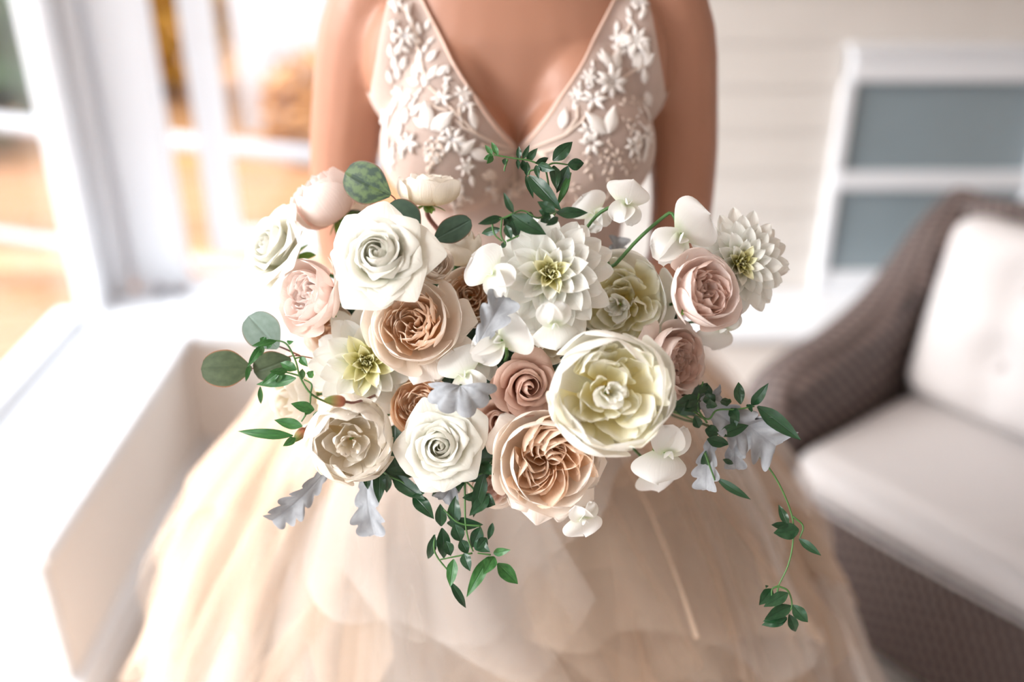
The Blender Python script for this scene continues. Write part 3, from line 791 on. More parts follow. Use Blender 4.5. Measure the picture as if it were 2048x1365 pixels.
def rev_petal(parent, mat, g, phi, P, half, spiral=0., roll=0., ruf=0., tip=2., nu=9, nv=9, name='petal', rag=0., spike=0.):
    """a petal that wraps round the flower's axis: P is its profile (radius, height) from claw to rim"""
    u = np.linspace(-1, 1, nu + 1); v = 1 - (1 - np.linspace(0, 1, nv + 1)) ** 1.5
    U, V = np.meshgrid(u, v)
    a = U * width_fn(V, tip)
    f = g.uniform(0, 6.3, 4)
    n1 = np.sin(a * 3.1 + f[0] + V * 2) * .6 + np.sin(a * 6.3 + f[1] - V * 3) * .4
    n2 = np.sin(a * 4.2 + f[2] + V * 2.5) * .6 + np.sin(a * 8 + f[3]) * .4
    rr, zz = bez(P, np.clip(V * (1 + rag * np.sin(a * 7 + f[1]) * V), 0, 1.1))
    ang = phi + half * a
    rr = rr + spiral * a * V + ruf * n1 * V ** 2
    zz = zz - roll * a ** 2 * V ** 2.5 + ruf * .7 * n2 * V ** 2
    rr = rr + spike * np.exp(-(a / .22) ** 2) * V ** 5; zz = zz - .35 * spike * np.exp(-(a / .22) ** 2) * V ** 5
    rr = np.maximum(rr, .0008)
    return patch(name, rr * np.cos(ang), rr * np.sin(ang), zz, U, V, mat, parent)

def strip_petal(parent, mat, g, phi, base, L, Wd, elev, bend, cup=.3, tip=1.5, ruf=0., nu=6, nv=9, name='petal', twist=0., peak=.55, wb=.35):
    """an oblong petal that leaves the axis at an angle and bends along its length"""
    t = 1 - (1 - np.linspace(0, 1, nv + 1)) ** 1.3
    th = elev + bend * t
    dt = np.diff(t, prepend=0)
    x = base[0] + np.cumsum(np.cos(th) * dt) * L; z = base[1] + np.cumsum(np.sin(th) * dt) * L
    U, V = np.meshgrid(np.linspace(-1, 1, nu + 1), t)
    X = np.repeat(x[:, None], nu + 1, 1); Z = np.repeat(z[:, None], nu + 1, 1); TH = np.repeat(th[:, None], nu + 1, 1)
    wd = width_fn(V, tip, wb, peak) * Wd / 2
    f = g.uniform(0, 6.3, 2)
    h = cup * wd * U ** 2 + ruf * np.sin(U * 3 + f[0] + V * 5) * V ** 2 + twist * U * V * wd
    Yl = U * wd * (1 - .12 * abs(cup) * U ** 2)
    X = X - np.sin(TH) * h; Z = Z + np.cos(TH) * h
    c, s = math.cos(phi), math.sin(phi)
    return patch(name, X * c - Yl * s, X * s + Yl * c, Z, U, V, mat, parent)

def frame(P, axis, roll=0.):
    axis = axis.normalized(); ref = UPV if abs(axis.dot(UPV)) < .95 else RGT
    x = ref.cross(axis).normalized(); y = axis.cross(x)
    Mx = Matrix((x, y, axis)).transposed().to_4x4(); Mx.translation = P
    return Mx @ Matrix.Rotation(roll, 4, 'Z')

GRIP = HND.copy(); sgr = random.Random(77)
def root(k=1.):
    a_ = sgr.uniform(0, 6.28); q = .011 * math.sqrt(sgr.random()); j = HROT @ Vector((q * math.cos(a_), q * math.sin(a_), 0))
    return [GRIP + WUP * .100 + j * 1.4, GRIP + WUP * .055 + j, GRIP + j * .9, GRIP - WUP * sgr.uniform(.052, .06) + j]
def to_root(p, first=True):
    """from a point in the bouquet back behind the blooms and through the hands"""
    r = root(); m = p.lerp(r[0], .55); dm = (m - CAM).dot(FWD); dp = (p - CAM).dot(FWD)
    return [p.lerp(r[0], .14) + FWD * max(.003, (.897 - dp) * .85), m + FWD * max(.004, .906 - dm)] + r
def stem_for(o, Mx, z0, r=.0022, mat=None, start=None):
    """stem from the back of the bloom down through the hand"""
    inv = Mx.inverted(); ax = (Mx.to_3x3() @ Vector((0, 0, 1))).normalized()
    p0 = Mx @ Vector((0, 0, z0)); p1 = p0 - ax * .008 + FWD * .014
    pts = [p0, p1] + to_root(p1)
    tube('stem', [inv @ p for p in pts], r, r, mat or M['stem'], o, 6, 26)

FLOWERS = 'blooms in the bridal bouquet'
def bloom(name, label, px, py, d, rpx, face, roll=0., cat='flower'):
    R = rpx / FPX * d
    Mx = frame(at(px, py, d), cdir(*face), roll)
    o = empty(name, M=Mx); tag(o, label, cat, FLOWERS)
    return o, R, Mx

def sepals(o, R, z, n=5, L=.45, g=None, r0=.08, elev=-.2, mat='calyx'):
    for k in range(n):
        strip_petal(o, M[mat], g, 2 * PI * k / n + .3, (r0 * R * .4, z), L * R, .2 * R, elev + g.uniform(-.2, .2), -.3, .3, 1.1, 0, 4, 6, 'sepal')
    bm = bmesh.new(); bmesh.ops.create_uvsphere(bm, u_segments=10, v_segments=8, radius=.14 * R)
    me = bpy.data.meshes.new('calyx'); bm.to_mesh(me); bm.free(); me.polygons.foreach_set('use_smooth', [True] * len(me.polygons))
    c = obj('calyx', me, M[mat], o); c.location = (0, 0, z - .08 * R); c.scale = (1, 1, 1.2)

def rose(label, px, py, d, rpx, face, mat='white_rose', n=30, seed=1, openness=1., roll=0., name='rose', point=.5, inner=None, lift=.0):
    """spiral rose: tight coiled heart, rims rolling back further out"""
    o, R, Mx = bloom(name, label, px, py, d, rpx, face, roll); g = np.random.default_rng(seed)
    phi = g.uniform(0, 6.28)
    for i in range(n):
        t = i / (n - 1); phi += 2.399 + g.uniform(-.3, .3)
        rr = R * (.07 + (.93 - .12 * point) * t ** .95) * (.55 + .45 * openness if t > .3 else 1) * g.uniform(.93, 1.05)
        hh = R * (.36 - (.46 * openness) * t ** 1.2 + lift * t) + R * g.uniform(-.05, .05)
        if t < .3:
            P = [(.03 * R, -.4 * R), (rr * 1.6, -.2 * R), (rr * 1.4, hh - .1 * R), (rr * (.3 + .65 * min(1, t / .14)), hh)]
            half = R_(100 - 70 * t); ro = .03 * R; sp = .06 * R; rf = .016 * R; tp = 2.
        else:
            q = (t - .3) / .7
            P = [(.05 * R, -.58 * R), (rr * .72, -.5 * R + .1 * R * q), (rr * .70, hh + .10 * R), (rr * (1.08 + .2 * point * q), hh - .02 * R - .12 * R * q)]
            half = R_(70 - 16 * q); ro = (.04 + .32 * point * q) * R; sp = .12 * R; rf = .035 * R; tp = 2. - 1.25 * point
        rev_petal(o, M[inner if inner and t < .45 else mat], g, phi, P, half, sp, ro, rf, tp, 14, 12, spike=(.11 * point * R * t * g.uniform(.5, 1.2) if t > .3 else 0))
    sepals(o, R, -.55 * R, 5, .5, g); stem_for(o, Mx, -.6 * R)
    return o

def garden_rose(label, px, py, d, rpx, face, outer='peach_out', inner='peach_in', seed=1, roll=0., sectors=5, nest=4, cup=1., name='garden_rose', fill=.66, loose=.35, fold=0., droop=()):
    """cupped old-fashioned rose: bowl of broad petals packed with folded quarters"""
    o, R, Mx = bloom(name, label, px, py, d, rpx, face, roll); g = np.random.default_rng(seed)
    no = 12; phi = g.uniform(0, 6.28)
    for i in range(no):
        t = i / (no - 1); phi += 2.399 + g.uniform(-.2, .2)
        rr = R * (fill + (1 - fill) * t) * g.uniform(.96, 1.04)
        hh = R * (.26 * cup - .30 * t ** 1.5) + R * g.uniform(-.03, .04)
        P = [(.05 * R, -.6 * R), (rr * 1.0, -.62 * R), (rr * 1.02, hh - .12 * R), (rr * (.93 + .14 * t), hh - .02 * R * t)]
        rev_petal(o, M[outer], g, phi, P, R_(60 - 10 * t), .09 * R, .03 * R + .1 * R * t, (.03 + loose * .05 * t) * R, 2.5, 14, 10, rag=.03)
    for (dg_, ln_) in droop:
        P = [(.1 * R, -.6 * R), (R * .7, -.62 * R), (R * .85, -.35 * R), (R * ln_, -.42 * R)]
        rev_petal(o, M[outer], g, R_(dg_) - roll, P, R_(30), .12 * R, .12 * R, .07 * R, 3.2, 14, 10, rag=.09)
    ni = int(sectors * nest * 1.9); sgn = 1 if g.random() < .5 else -1
    for k in range(ni):
        t = (k + .5) / ni; ph = k * 2.39996 + g.uniform(-.5, .5)
        rt = R * fill * (.10 + .86 * t ** .75) * g.uniform(.88, 1.06)
        hh = R * (-.02 + .24 * t * cup) + R * g.uniform(-.06, .06)
        sp = R * g.uniform(.06, .20 + .22 * fold) * (sgn if g.random() < .75 else -sgn)
        P = [(.03 * R, -.52 * R), (rt * .9, -.46 * R), (rt * 1.1, hh - .2 * R), (rt * g.uniform(.86, 1.04), hh)]
        rev_petal(o, M[inner], g, ph, P, R_(g.uniform(26, 46) + 30 * (1 - t) ** 2), sp, .03 * R, R * g.uniform(.03, .055), 2.8, 12, 8, rag=.05)
    sepals(o, R, -.6 * R, 5, .5, g); stem_for(o, Mx, -.65 * R)
    return o

def dahlia(label, px, py, d, rpx, face, n=78, seed=1, roll=0., eye=.0, dark=False, wide=.27, name='dahlia', flat=0.):
    o, R, Mx = bloom(name, label, px, py, d, rpx, face, roll); g = np.random.default_rng(seed)
    for i in range(n):
        t = (i + .5) / n; phi = i * 2.39996 + g.uniform(-.1, .1)
        e = R_(84 - 82 * t ** .48 - flat * 12 * t) + g.uniform(-.07, .07)
        L = R * (.20 + .72 * t ** .5) * g.uniform(.92, 1.06)
        small = t < .16 + eye
        mt = ('dahlia_dark' if dark and t < .06 else 'dahlia_eye') if small else 'dahlia'
        Wd = R * wide * (.22 + .86 * min(1, t * 2.2) ** .8)
        strip_petal(o, M[mt], g, phi, (R * .16 * t ** .5, -.2 * R - .12 * R * t + .05 * R), L, Wd, e, R_(-22 + 34 * (1 - t)) + g.uniform(-.1, .1), .8 - .55 * t, 1.3, .02 * R, 6, 9, 'petal', 0, .55)
    for k in range(int(60 * eye) + 12):
        q = k / (60 * eye + 12)
        strip_petal(o, M['dahlia_eye'], g, k * 2.39996, (R * (.02 + (.10 + .5 * eye) * q ** .5), -.12 * R), R * g.uniform(.20, .28), R * .07, R_(88 - 22 * q), R_(g.uniform(-20, 30)), 1.6, 1.8, 0, 4, 5, 'floret', 0, .7, .6)
    sepals(o, R, -.36 * R, 6, .35, g); stem_for(o, Mx, -.4 * R)
    return o

def peony(label, px, py, d, rpx, face, seed=1, roll=0., name='peony', guard='peony_out', inner='peony_in', tuft='peony_out', rim=.86, nin=34, ng=8, big=1.):
    o, R, Mx = bloom(name, label, px, py, d, rpx, face, roll); g = np.random.default_rng(seed)
    phi = g.uniform(0, 6.28)
    for i in range(ng):
        t = i / (ng - 1); phi += 2.399 + g.uniform(-.2, .2)
        rr = R * (.86 + .14 * t); hh = R * (.28 - .20 * t) + R * g.uniform(-.10, .08)
        P = [(.06 * R, -.62 * R), (rr * 1.12, -.72 * R), (rr * 1.10, hh - .2 * R), (rr * (rim + .1 * t), hh)]
        rev_petal(o, M[guard], g, phi, P, R_(62 - 8 * t), .10 * R, .06 * R, .055 * R, 2.8, 16, 12, rag=.06)
    for i in range(nin):
        t = (i + .5) / nin; phi = i * 2.39996 + g.uniform(-.7, .7)
        rt = R * (.22 + .66 * t ** .7) * g.uniform(.85, 1.08); hh = R * (.12 + .06 * t) + R * g.uniform(-.2, .10)
        P = [(.05 * R, -.56 * R), (rt * .8, -.5 * R), (rt * 1.02, hh - .25 * R), (rt * g.uniform(.9, 1.25), hh)]
        rev_petal(o, M[inner], g, phi, P, R_(g.uniform(18, 34) * big + 14 * (1 - t)), R * g.uniform(-.16, .16), R * g.uniform(-.08, .1), R * g.uniform(.05, .10), 3., 14, 9, rag=.10)
    for i in range(8):
        phi = i * 2.4 + g.uniform(-.3, .3); rt = R * g.uniform(.10, .24); hh = R * g.uniform(.14, .32)
        P = [(.03 * R, -.4 * R), (rt * .5, -.2 * R), (rt * .9, hh - .2 * R), (rt * g.uniform(.9, 1.6), hh)]
        rev_petal(o, M[tuft], g, phi, P, R_(g.uniform(40, 80)), R * g.uniform(-.1, .1), R * g.uniform(0, .12), R * g.uniform(.04, .08), 3., 14, 9, rag=.10)
    sepals(o, R, -.62 * R, 5, .5, g); stem_for(o, Mx, -.66 * R, .0026)
    return o

def cup_bloom(label, px, py, d, rpx, face, mat='blush', seed=1, roll=0., n=16, h=1., rim=.78, name='rose', sep='calyx', stem=None, ruf=.03):
    """half-open bloom that shows its rounded flanks"""
    o, R, Mx = bloom(name, label, px, py, d, rpx, face, roll); g = np.random.default_rng(seed)
    phi = g.uniform(0, 6.28)
    for i in range(n):
        t = i / (n - 1); phi += 2.399 + g.uniform(-.2, .2)
        rr = R * (.25 + .75 * t ** .8); hh = R * h * (.62 - .16 * t) + R * g.uniform(-.05, .06)
        P = [(.05 * R, -.6 * R * h), (rr * 1.15, -.68 * R * h), (rr * 1.12, hh - .35 * R * h), (rr * (rim + .06 * t), hh)]
        rev_petal(o, M[mat], g, phi, P, R_(62 - 14 * t), .05 * R, .06 * R, ruf * R, 2.4, 10, 10, rag=.02)
    sepals(o, R, -.6 * R * h, 5, .6, g, mat=sep); stem_for(o, Mx, -.65 * R * h, mat=stem)
    return o

# --- roses, dahlias and peonies, front of the bouquet first
rose('large white spiral rose with pointed petal tips above the peach garden rose', 757, 510, .798, 108, (-.12, .22, 1), seed=3, n=40, point=.85)
rose('white rose with a cream heart above the hanging jasmine leaves', 880, 893, .815, 92, (-.03, .03, 1), seed=8, n=36, point=.7)
rose('white rose in profile at the outer edge above the round blush rose', 545, 497, .875, 98, (-.62, .35, .7), seed=13, n=28, point=.6, lift=.2)
garden_rose('peach-hearted garden rose tucked under the large white spiral rose', 826, 648, .822, 100, (-.12, .12, 1), seed=5, roll=.4, droop=((5, 1.15), (-40, 1.2), (-75, 1.2)))
garden_rose('largest peach garden rose with fanned folds below the cream peony', 1095, 922, .815, 112, (.12, -.12, 1), seed=17, sectors=5, nest=4, fill=.74, loose=.9, fold=.8, droop=((-95, 1.22), (-60, 1.3), (-25, 1.12), (-120, 1.08), (150, 1.1)))
garden_rose('pale blush garden rose overlapping the dahlia with the dark eye', 1415, 582, .81, 84, (.42, .22, .85), outer='blush', inner='blush_deep', seed=23, sectors=6, nest=3, fill=.7)
garden_rose('blush garden rose turned aside next to the cream peony', 1358, 724, .845, 80, (.68, -.1, .73), outer='blush', inner='blush_deep', seed=29, sectors=4, nest=5, fill=.74, droop=((140, 1.25), (175, 1.15), (-150, 1.1)))
garden_rose('round blush garden rose between the profile rose and the eucalyptus', 612, 592, .842, 84, (-.6, .12, .8), outer='blush', inner='blush', seed=31, sectors=5, nest=4, fill=.6)
dahlia('white dahlia with a pale yellow centre below the upright jasmine sprig', 1100, 545, .805, 128, (.0, .12, 1), n=66, seed=2, wide=.40)
dahlia('white dahlia with loose long petals and tubular yellow eye', 733, 726, .852, 118, (.12, -.02, 1), n=50, seed=4, eye=.16, wide=.40, flat=1)
dahlia('white dahlia with a small dark brown eye', 1484, 528, .845, 107, (.12, -.06, 1), n=76, seed=6, dark=True, wide=.34)
peony('large cream peony with yellow-based petals cupped in white', 1222, 787, .772, 128, (.10, .02, 1), seed=9)
peony('open yellow-hearted peony half hidden behind the dahlia', 1235, 612, .866, 100, (-.25, -.12, 1), seed=12, rim=1.1, nin=34)
rose('dusky mauve rose beside the cream peony', 1055, 772, .82, 80, (.25, -.15, .95), mat='mauve', seed=19, n=24, openness=.8, point=.3)
rose('smaller mauve rose deep between the white rose and peach garden rose', 1000, 842, .86, 56, (-.2, -.2, 1), mat='mauve', seed=37, n=18, openness=.7, point=.3)
peony('cupped ivory peony above the silver hanging leaf', 700, 886, .815, 92, (.12, -.12, 1), seed=41, guard='white_peony', inner='white_peony', tuft='white_peony', rim=.74, nin=16, ng=11, big=1.5)
cup_bloom('blush rosebud cup with green sepals against the bare arm', 650, 397, .897, 73, (-.55, .75, .35), 'blush', 43, n=16, h=1.1, rim=.72)
cup_bloom('small white rose standing on a dark stem before the bodice', 855, 380, .87, 62, (.02, .96, .22), 'white_peony', 47, n=14, h=.82, rim=.92, stem=M['stem_red'])
cup_bloom('ivory rose behind the grey-green eucalyptus leaf', 915, 490, .876, 54, (.1, .8, .5), 'white_peony', 53, n=12)
garden_rose('small cream rose pressed against the white spiral rose', 868, 528, .838, 44, (.25, .45, .85), outer='peach_out', inner='peach_out', seed=59, sectors=4, nest=3)
garden_rose('peach rose in shade behind the white sweet pea', 945, 590, .862, 68, (.15, .1, 1), outer='peach_out', inner='peach_in', seed=61, sectors=5, nest=4, fill=.75)
garden_rose('deep peach rose between the loose dahlia and white rose', 836, 812, .856, 60, (-.1, .05, 1), outer='peach_deep', inner='peach_in', seed=67, sectors=5, nest=4, fill=.75)
garden_rose('small peach rose behind the hanging jasmine leaves', 985, 975, .85, 52, (-.1, -.35, .9), outer='peach_out', inner='blush_deep', seed=71, sectors=4, nest=3)
cup_bloom('white rose out of focus behind the young jasmine sprig', 588, 800, .90, 56, (-.6, -.1, .8), 'white_peony', 73, n=14)
garden_rose('peach rose peeping out behind the loose white dahlia', 655, 665, .886, 58, (-.3, -.2, 1), outer='peach_out', inner='peach_in', seed=79, sectors=5, nest=3)
cup_bloom('small yellowish rosebud behind the mottled eucalyptus leaf', 716, 408, .935, 28, (.2, .6, .6), 'peach_out', 83, n=8, h=1.1)
garden_rose('blush rose deep behind the yellow-hearted peony', 1318, 610, .93, 50, (.3, 0, .9), outer='blush', inner='blush', seed=89, sectors=4, nest=3)
cup_bloom('ivory rose in the gap under the large white dahlia', 1100, 690, .848, 46, (.1, -.3, .9), 'white_peony', 97, n=10)

# --- sweet peas
def sweet_pea(label, px, py, d, rpx, face, seed, roll=0., stem_px=None):
    o, R, Mx = bloom('sweet_pea', label, px, py, d, rpx, face, roll); o['group'] = 'white sweet peas in the bouquet'
    g = np.random.default_rng(seed)
    strip_petal(o, M['sweet_pea'], g, PI / 2, (-.08 * R, -.1 * R), 1.15 * R, 1.9 * R, R_(22), R_(-30), -.22, 3.2, .13 * R, 18, 12, 'banner_petal', 0, .6, .22)
    for s in (-1, 1):                                      # wings
        strip_petal(o, M['sweet_pea'], g, -PI / 2 + s * .38, (.02 * R, .02 * R), 1.1 * R, 1.0 * R, R_(58), R_(-85), .45, 2.2, .13 * R, 12, 10, 'wing_petal', -.8 * s, .6, .3)
    strip_petal(o, M['sweet_pea'], g, -PI / 2, (.02 * R, .04 * R), .55 * R, .35 * R, R_(55), R_(20), 1.4, 1.6, 0, 6, 6, 'keel')
    for k in range(5):
        strip_petal(o, M['calyx'], g, 2 * PI * k / 5, (.05 * R, -.12 * R), .34 * R, .15 * R, R_(-8), R_(10), .4, 1.1, 0, 4, 5, 'sepal')
    bm = bmesh.new(); bmesh.ops.create_uvsphere(bm, u_segments=8, v_segments=6, radius=.12 * R)
    me = bpy.data.meshes.new('calyx'); bm.to_mesh(me); bm.free(); c = obj('calyx', me, M['calyx'], o); c.location = (0, 0, -.16 * R)
    inv = Mx.inverted()
    if stem_px:
        pts = [Mx @ Vector((0, 0, -.15 * R))] + [at(*p) for p in stem_px]; pts += to_root(pts[-1])
        tube('stem', [inv @ p for p in pts], .0014, .0019, M['stem'], o, 6, 34)
    else: stem_for(o, Mx, -.2 * R, .0013)
    return o
sweet_pea('white sweet pea nodding highest above the large white dahlia', 1252, 408, .83, 50, (.15, .2, .9), 1, -.3, [(1228, 412, .835), (1195, 430, .84), (1165, 470, .86), (1150, 510, .895)])
sweet_pea('white sweet pea on an arching green stem beside the dark-eyed dahlia', 1362, 470, .825, 66, (.1, -.3, .9), 2, -.9, [(1345, 428, .83), (1325, 436, .832), (1275, 480, .836), (1226, 533, .842), (1214, 522, .872), (1205, 506, .90)])
sweet_pea('white sweet pea with folded wings above the dusty miller rosette', 1003, 682, .80, 56, (-.2, .1, 1), 3, -1.0, [(1014, 708, .812), (1010, 722, .85)])
sweet_pea('shaded sweet pea resting on the dusty miller rosette', 930, 750, .82, 54, (-.25, .2, 1), 4, .5)
sweet_pea('white sweet pea pressed against the petals of the large white dahlia', 985, 548, .80, 56, (-.35, .15, .9), 5, .9)
sweet_pea('white sweet pea drooping below the large white dahlia', 1108, 648, .79, 52, (.1, -.35, .9), 6, 3.3)
sweet_pea('white sweet pea hanging below the cream peony', 1330, 905, .82, 64, (.15, -.25, .9), 7, 3.0)
sweet_pea('small white sweet pea with a ragged hem under the cream peony', 1300, 945, .862, 44, (-.1, -.4, .9), 8, 3.5)
sweet_pea('white sweet pea half hidden behind the upright jasmine sprig', 1188, 428, .86, 44, (-.3, .2, .9), 9, .6)
sweet_pea('sweet pea behind the dusty miller leaf in the shaded middle', 1040, 650, .84, 48, (.1, -.1, 1), 10, 2.2)
sweet_pea('white sweet pea at the hem of the largest peach garden rose', 1165, 1035, .825, 46, (.25, -.45, .8), 11, 3.4)
sweet_pea('white sweet pea under the pale blush garden rose', 1440, 655, .862, 48, (.2, -.5, .8), 12, 3.0)
sweet_pea('sweet pea in shade behind the resting one', 960, 725, .85, 44, (.1, .3, .9), 13, .2)

# --- leaves given by base and tip
def leaf_to(parent, inv, mat, B, T, Wd, g, nrm=None, tip=1.15, bow=.12, cup=.25, name='leaf', peak=.42, wb=.12, lobes=0, ruf=0., nu=6, nv=10, rollr=.35):
    ax = (T - B); L = ax.length; ax = ax.normalized()
    n = (nrm or (CAM - B).normalized()); n = (n - ax * n.dot(ax)).normalized()
    rl_ = g.uniform(-rollr, rollr); s = ax.cross(n)
    n, s = n * math.cos(rl_) + s * math.sin(rl_), s * math.cos(rl_) - n * math.sin(rl_)
    t = 1 - (1 - np.linspace(0, 1, nv + 1)) ** 1.15
    U, V = np.meshgrid(np.linspace(-1, 1, nu + 1), t)
    wd = width_fn(V, tip, wb, peak)
    if lobes: wd = wd * (.46 + .54 * np.abs(np.sin(PI * (V * lobes + .12))) ** .5)
    wd = wd * Wd / 2
    f = g.uniform(0, 6.3)
    along = V * L + (np.abs(U) ** 1.2 * wd * (.55 if lobes else 0))
    lat = U * wd
    h = bow * L * np.sin(PI * V) + cup * wd * np.abs(U) ** 1.4 + ruf * np.sin(V * 14 + f + U * 2) * np.abs(U) * wd
    P = [[None] * (nu + 1) for _ in range(nv + 1)]
    B_ = np.array(B); A = np.array(ax); Sx = np.array(s); Nx = np.array(n)
    Q = B_ + along[..., None] * A + lat[..., None] * Sx + h[..., None] * Nx
    Q = Q.reshape(-1, 3); I = np.array(inv)
    Q = Q @ I[:3, :3].T + I[:3, 3]; Q = Q.reshape(nv + 1, nu + 1, 3)
    return patch(name, Q[..., 0], Q[..., 1], Q[..., 2], U, V, mat, parent)

def sprig(name, label, stems, leaves, d, seed, mat, cat='foliage', group=None, young=(), stem_mat='stem', sr=.0009, dv=.012, to_grip=None):
    """stems: polylines (px, py[, depth]); leaves: (x0, y0, x1, y1, width in px)"""
    g = np.random.default_rng(seed)
    b0 = stems[0][0]; org = at(b0[0], b0[1], b0[2] if len(b0) > 2 else d)
    o = empty(name, org); tag(o, label, cat, group)
    inv = Matrix.Translation(-org)
    for i, s in enumerate(stems):
        pts = [at(p[0], p[1], p[2] if len(p) > 2 else d) for p in s]
        if i == 0 and to_grip is None: pts = to_root(pts[0] + FWD * .02)[::-1] + [pts[0] + FWD * .02] + pts
        tube('stem', [inv @ p for p in pts], sr * 1.4 if i == 0 else sr, sr * .7, M[stem_mat], o, 6, 6 * len(pts))
    for k, l in enumerate(leaves):
        dd = d + g.uniform(-dv, dv) * .4 + (l[5] if len(l) > 5 else 0)
        B = at(l[0], l[1], dd); T = at(l[2] + .07 * (l[2] - l[0]), l[3] + .07 * (l[3] - l[1]), dd + g.uniform(-dv, dv))
        leaf_to(o, inv, M['jasmine_young'] if k in young else M[mat], B, T, 1.12 * l[4] / FPX * d, g, tip=.85, rollr=.22, bow=g.uniform(-.06, .12), ruf=.15, peak=.36)
    return o
JG = 'jasmine vine sprigs in the bouquet'
c4 = lambda x, y: (920 + x / 5.25, 260 + y / 5.25)
def L4(*v): a, b_ = c4(v[0], v[1]), c4(v[2], v[3]); return (a[0], a[1], b_[0], b_[1], v[4] / 5.25)
sprig('jasmine_vine', 'jasmine sprig rising in front of the V neckline', [[c4(940, 700) + (.83,), c4(920, 520), c4(880, 400), c4(740, 325), c4(580, 300), c4(430, 275), c4(350, 262)], [c4(880, 400), c4(980, 350), c4(1130, 365)], [c4(720, 470), c4(740, 430), c4(820, 415)], [c4(1010, 800), c4(1120, 640), c4(1165, 450)], [c4(500, 310), c4(470, 400), c4(466, 435)]],
      [L4(*v) for v in [(340, 262, 268, 165, 50), (400, 270, 335, 135, 55), (350, 275, 255, 305, 60), (345, 280, 285, 350, 55), (475, 300, 465, 365, 50), (620, 305, 618, 180, 55), (660, 300, 725, 165, 50), (705, 320, 808, 200, 75), (655, 320, 680, 430, 70), (605, 310, 612, 410, 40), (705, 335, 700, 480, 65),
       (790, 350, 918, 298, 60), (820, 370, 985, 420, 90), (800, 370, 825, 505, 60), (975, 325, 1168, 138, 130), (1130, 365, 1290, 350, 115), (985, 375, 1010, 615, 105), (1135, 380, 1022, 645, 115), (690, 480, 765, 705, 60), (725, 480, 1045, 830, 150), (1165, 445, 1020, 800, 60)]], .83, 1, 'jasmine', group=JG, young=(0, 1, 2, 3, 20))
sprig('jasmine_vine', 'dense jasmine cluster lying on top of the large white dahlia', [[c4(1000, 860) + (.825,), c4(820, 925), c4(700, 860), c4(620, 850), c4(545, 890)], [c4(560, 880), c4(440, 930), c4(330, 930)], [c4(330, 930), c4(360, 1090), c4(440, 1170)], [c4(440, 930), c4(430, 1100), c4(480, 1200)], [c4(490, 1170), c4(620, 1110)]],
      [L4(*v) for v in [(560, 870, 465, 670, 70), (520, 800, 525, 745, 30), (440, 920, 205, 985, 80), (425, 1040, 240, 1085, 85), (545, 890, 880, 1085, 165), (540, 900, 460, 1000, 80), (560, 930, 600, 1120, 110), (480, 1000, 540, 1140, 80), (1010, 870, 1320, 870, 110), (1000, 850, 825, 760, 100), (940, 880, 835, 850, 90), (950, 900, 850, 960, 100), (1030, 920, 910, 1000, 70), (740, 860, 720, 980, 70), (480, 1170, 445, 1235, 50), (460, 930, 560, 1060, 70)]], .797, 2, 'jasmine', group=JG)
c6 = lambda x, y: (380 + x / 4.266, 600 + y / 4.266)
def L6(*v): a, b_ = c6(v[0], v[1]), c6(v[2], v[3]); return (a[0], a[1], b_[0], b_[1], v[4] / 4.266)
sprig('jasmine_vine', 'young light green jasmine sprig reaching past the eucalyptus leaves', [[c6(1160, 870) + (.85,), c6(1030, 800), c6(940, 660), c6(900, 520), c6(830, 385), c6(745, 350), c6(620, 365)], [c6(1030, 790), c6(1035, 720), c6(970, 680)], [c6(1030, 800), c6(1025, 890)], [c6(985, 985), c6(950, 1040)], [c6(940, 650), c6(820, 620), c6(740, 620)], [c6(900, 500), c6(940, 490)]],
      [L6(*v) for v in [(740, 350, 540, 390, 50), (650, 360, 600, 330, 60), (690, 360, 660, 415, 40), (620, 385, 500, 560, 60), (620, 390, 605, 475, 40), (500, 560, 478, 690, 40), (830, 365, 880, 355, 35), (940, 490, 1000, 565, 60), (910, 600, 780, 540, 80), (960, 590, 955, 680, 50), (830, 610, 690, 610, 60), (770, 610, 620, 720, 60), (780, 620, 740, 705, 45), (905, 670, 590, 720, 95), (600, 740, 605, 880, 40), (1010, 660, 1050, 610, 60), (1060, 940, 875, 890, 85), (1020, 975, 1000, 920, 70), (1050, 985, 1200, 1005, 90), (960, 1080, 735, 1030, 85), (880, 1160, 440, 1125, 80), (900, 1180, 800, 1245, 60)]], .84, 3, 'jasmine_young', group=JG)
c8 = lambda x, y: (820 + x / 2.967, 760 + y / 2.967)
def L8(*v): a, b_ = c8(v[0], v[1]), c8(v[2], v[3]); return (a[0], a[1], b_[0], b_[1], v[4] / 2.967)
sprig('jasmine_vine', 'jasmine vine trailing down below the white rose with the cream heart', [[c8(330, 560) + (.83,), c8(326, 700), c8(330, 860), c8(350, 960), c8(375, 1020)], [c8(420, 870), c8(290, 850), c8(200, 770)], [c8(370, 1030), c8(270, 1050), c8(170, 1070)], [c8(145, 920), c8(150, 1030), c8(230, 1140)], [c8(480, 1040), c8(400, 1030)]],
      [L8(*v) for v in [(265, 860, 270, 700, 75), (185, 870, 180, 745, 65), (220, 850, 420, 860, 70), (145, 920, 110, 1055, 50), (190, 880, 200, 1050, 75), (215, 960, 240, 1040, 60), (265, 860, 300, 955, 75), (300, 950, 340, 1030, 60), (420, 875, 370, 990, 70), (320, 1030, 355, 1130, 60), (385, 960, 470, 1020, 70), (260, 1065, 240, 1220, 62), (240, 1200, 325, 1345, 45), (470, 1050, 345, 1275, 70), (500, 1050, 440, 1150, 70), (495, 1030, 590, 1012, 45), (520, 1090, 632, 1205, 80), (490, 850, 465, 945, 35), (455, 940, 400, 1000, 60)]], .83, 4, 'jasmine', group=JG, young=(13, 14, 15, 16, 11))
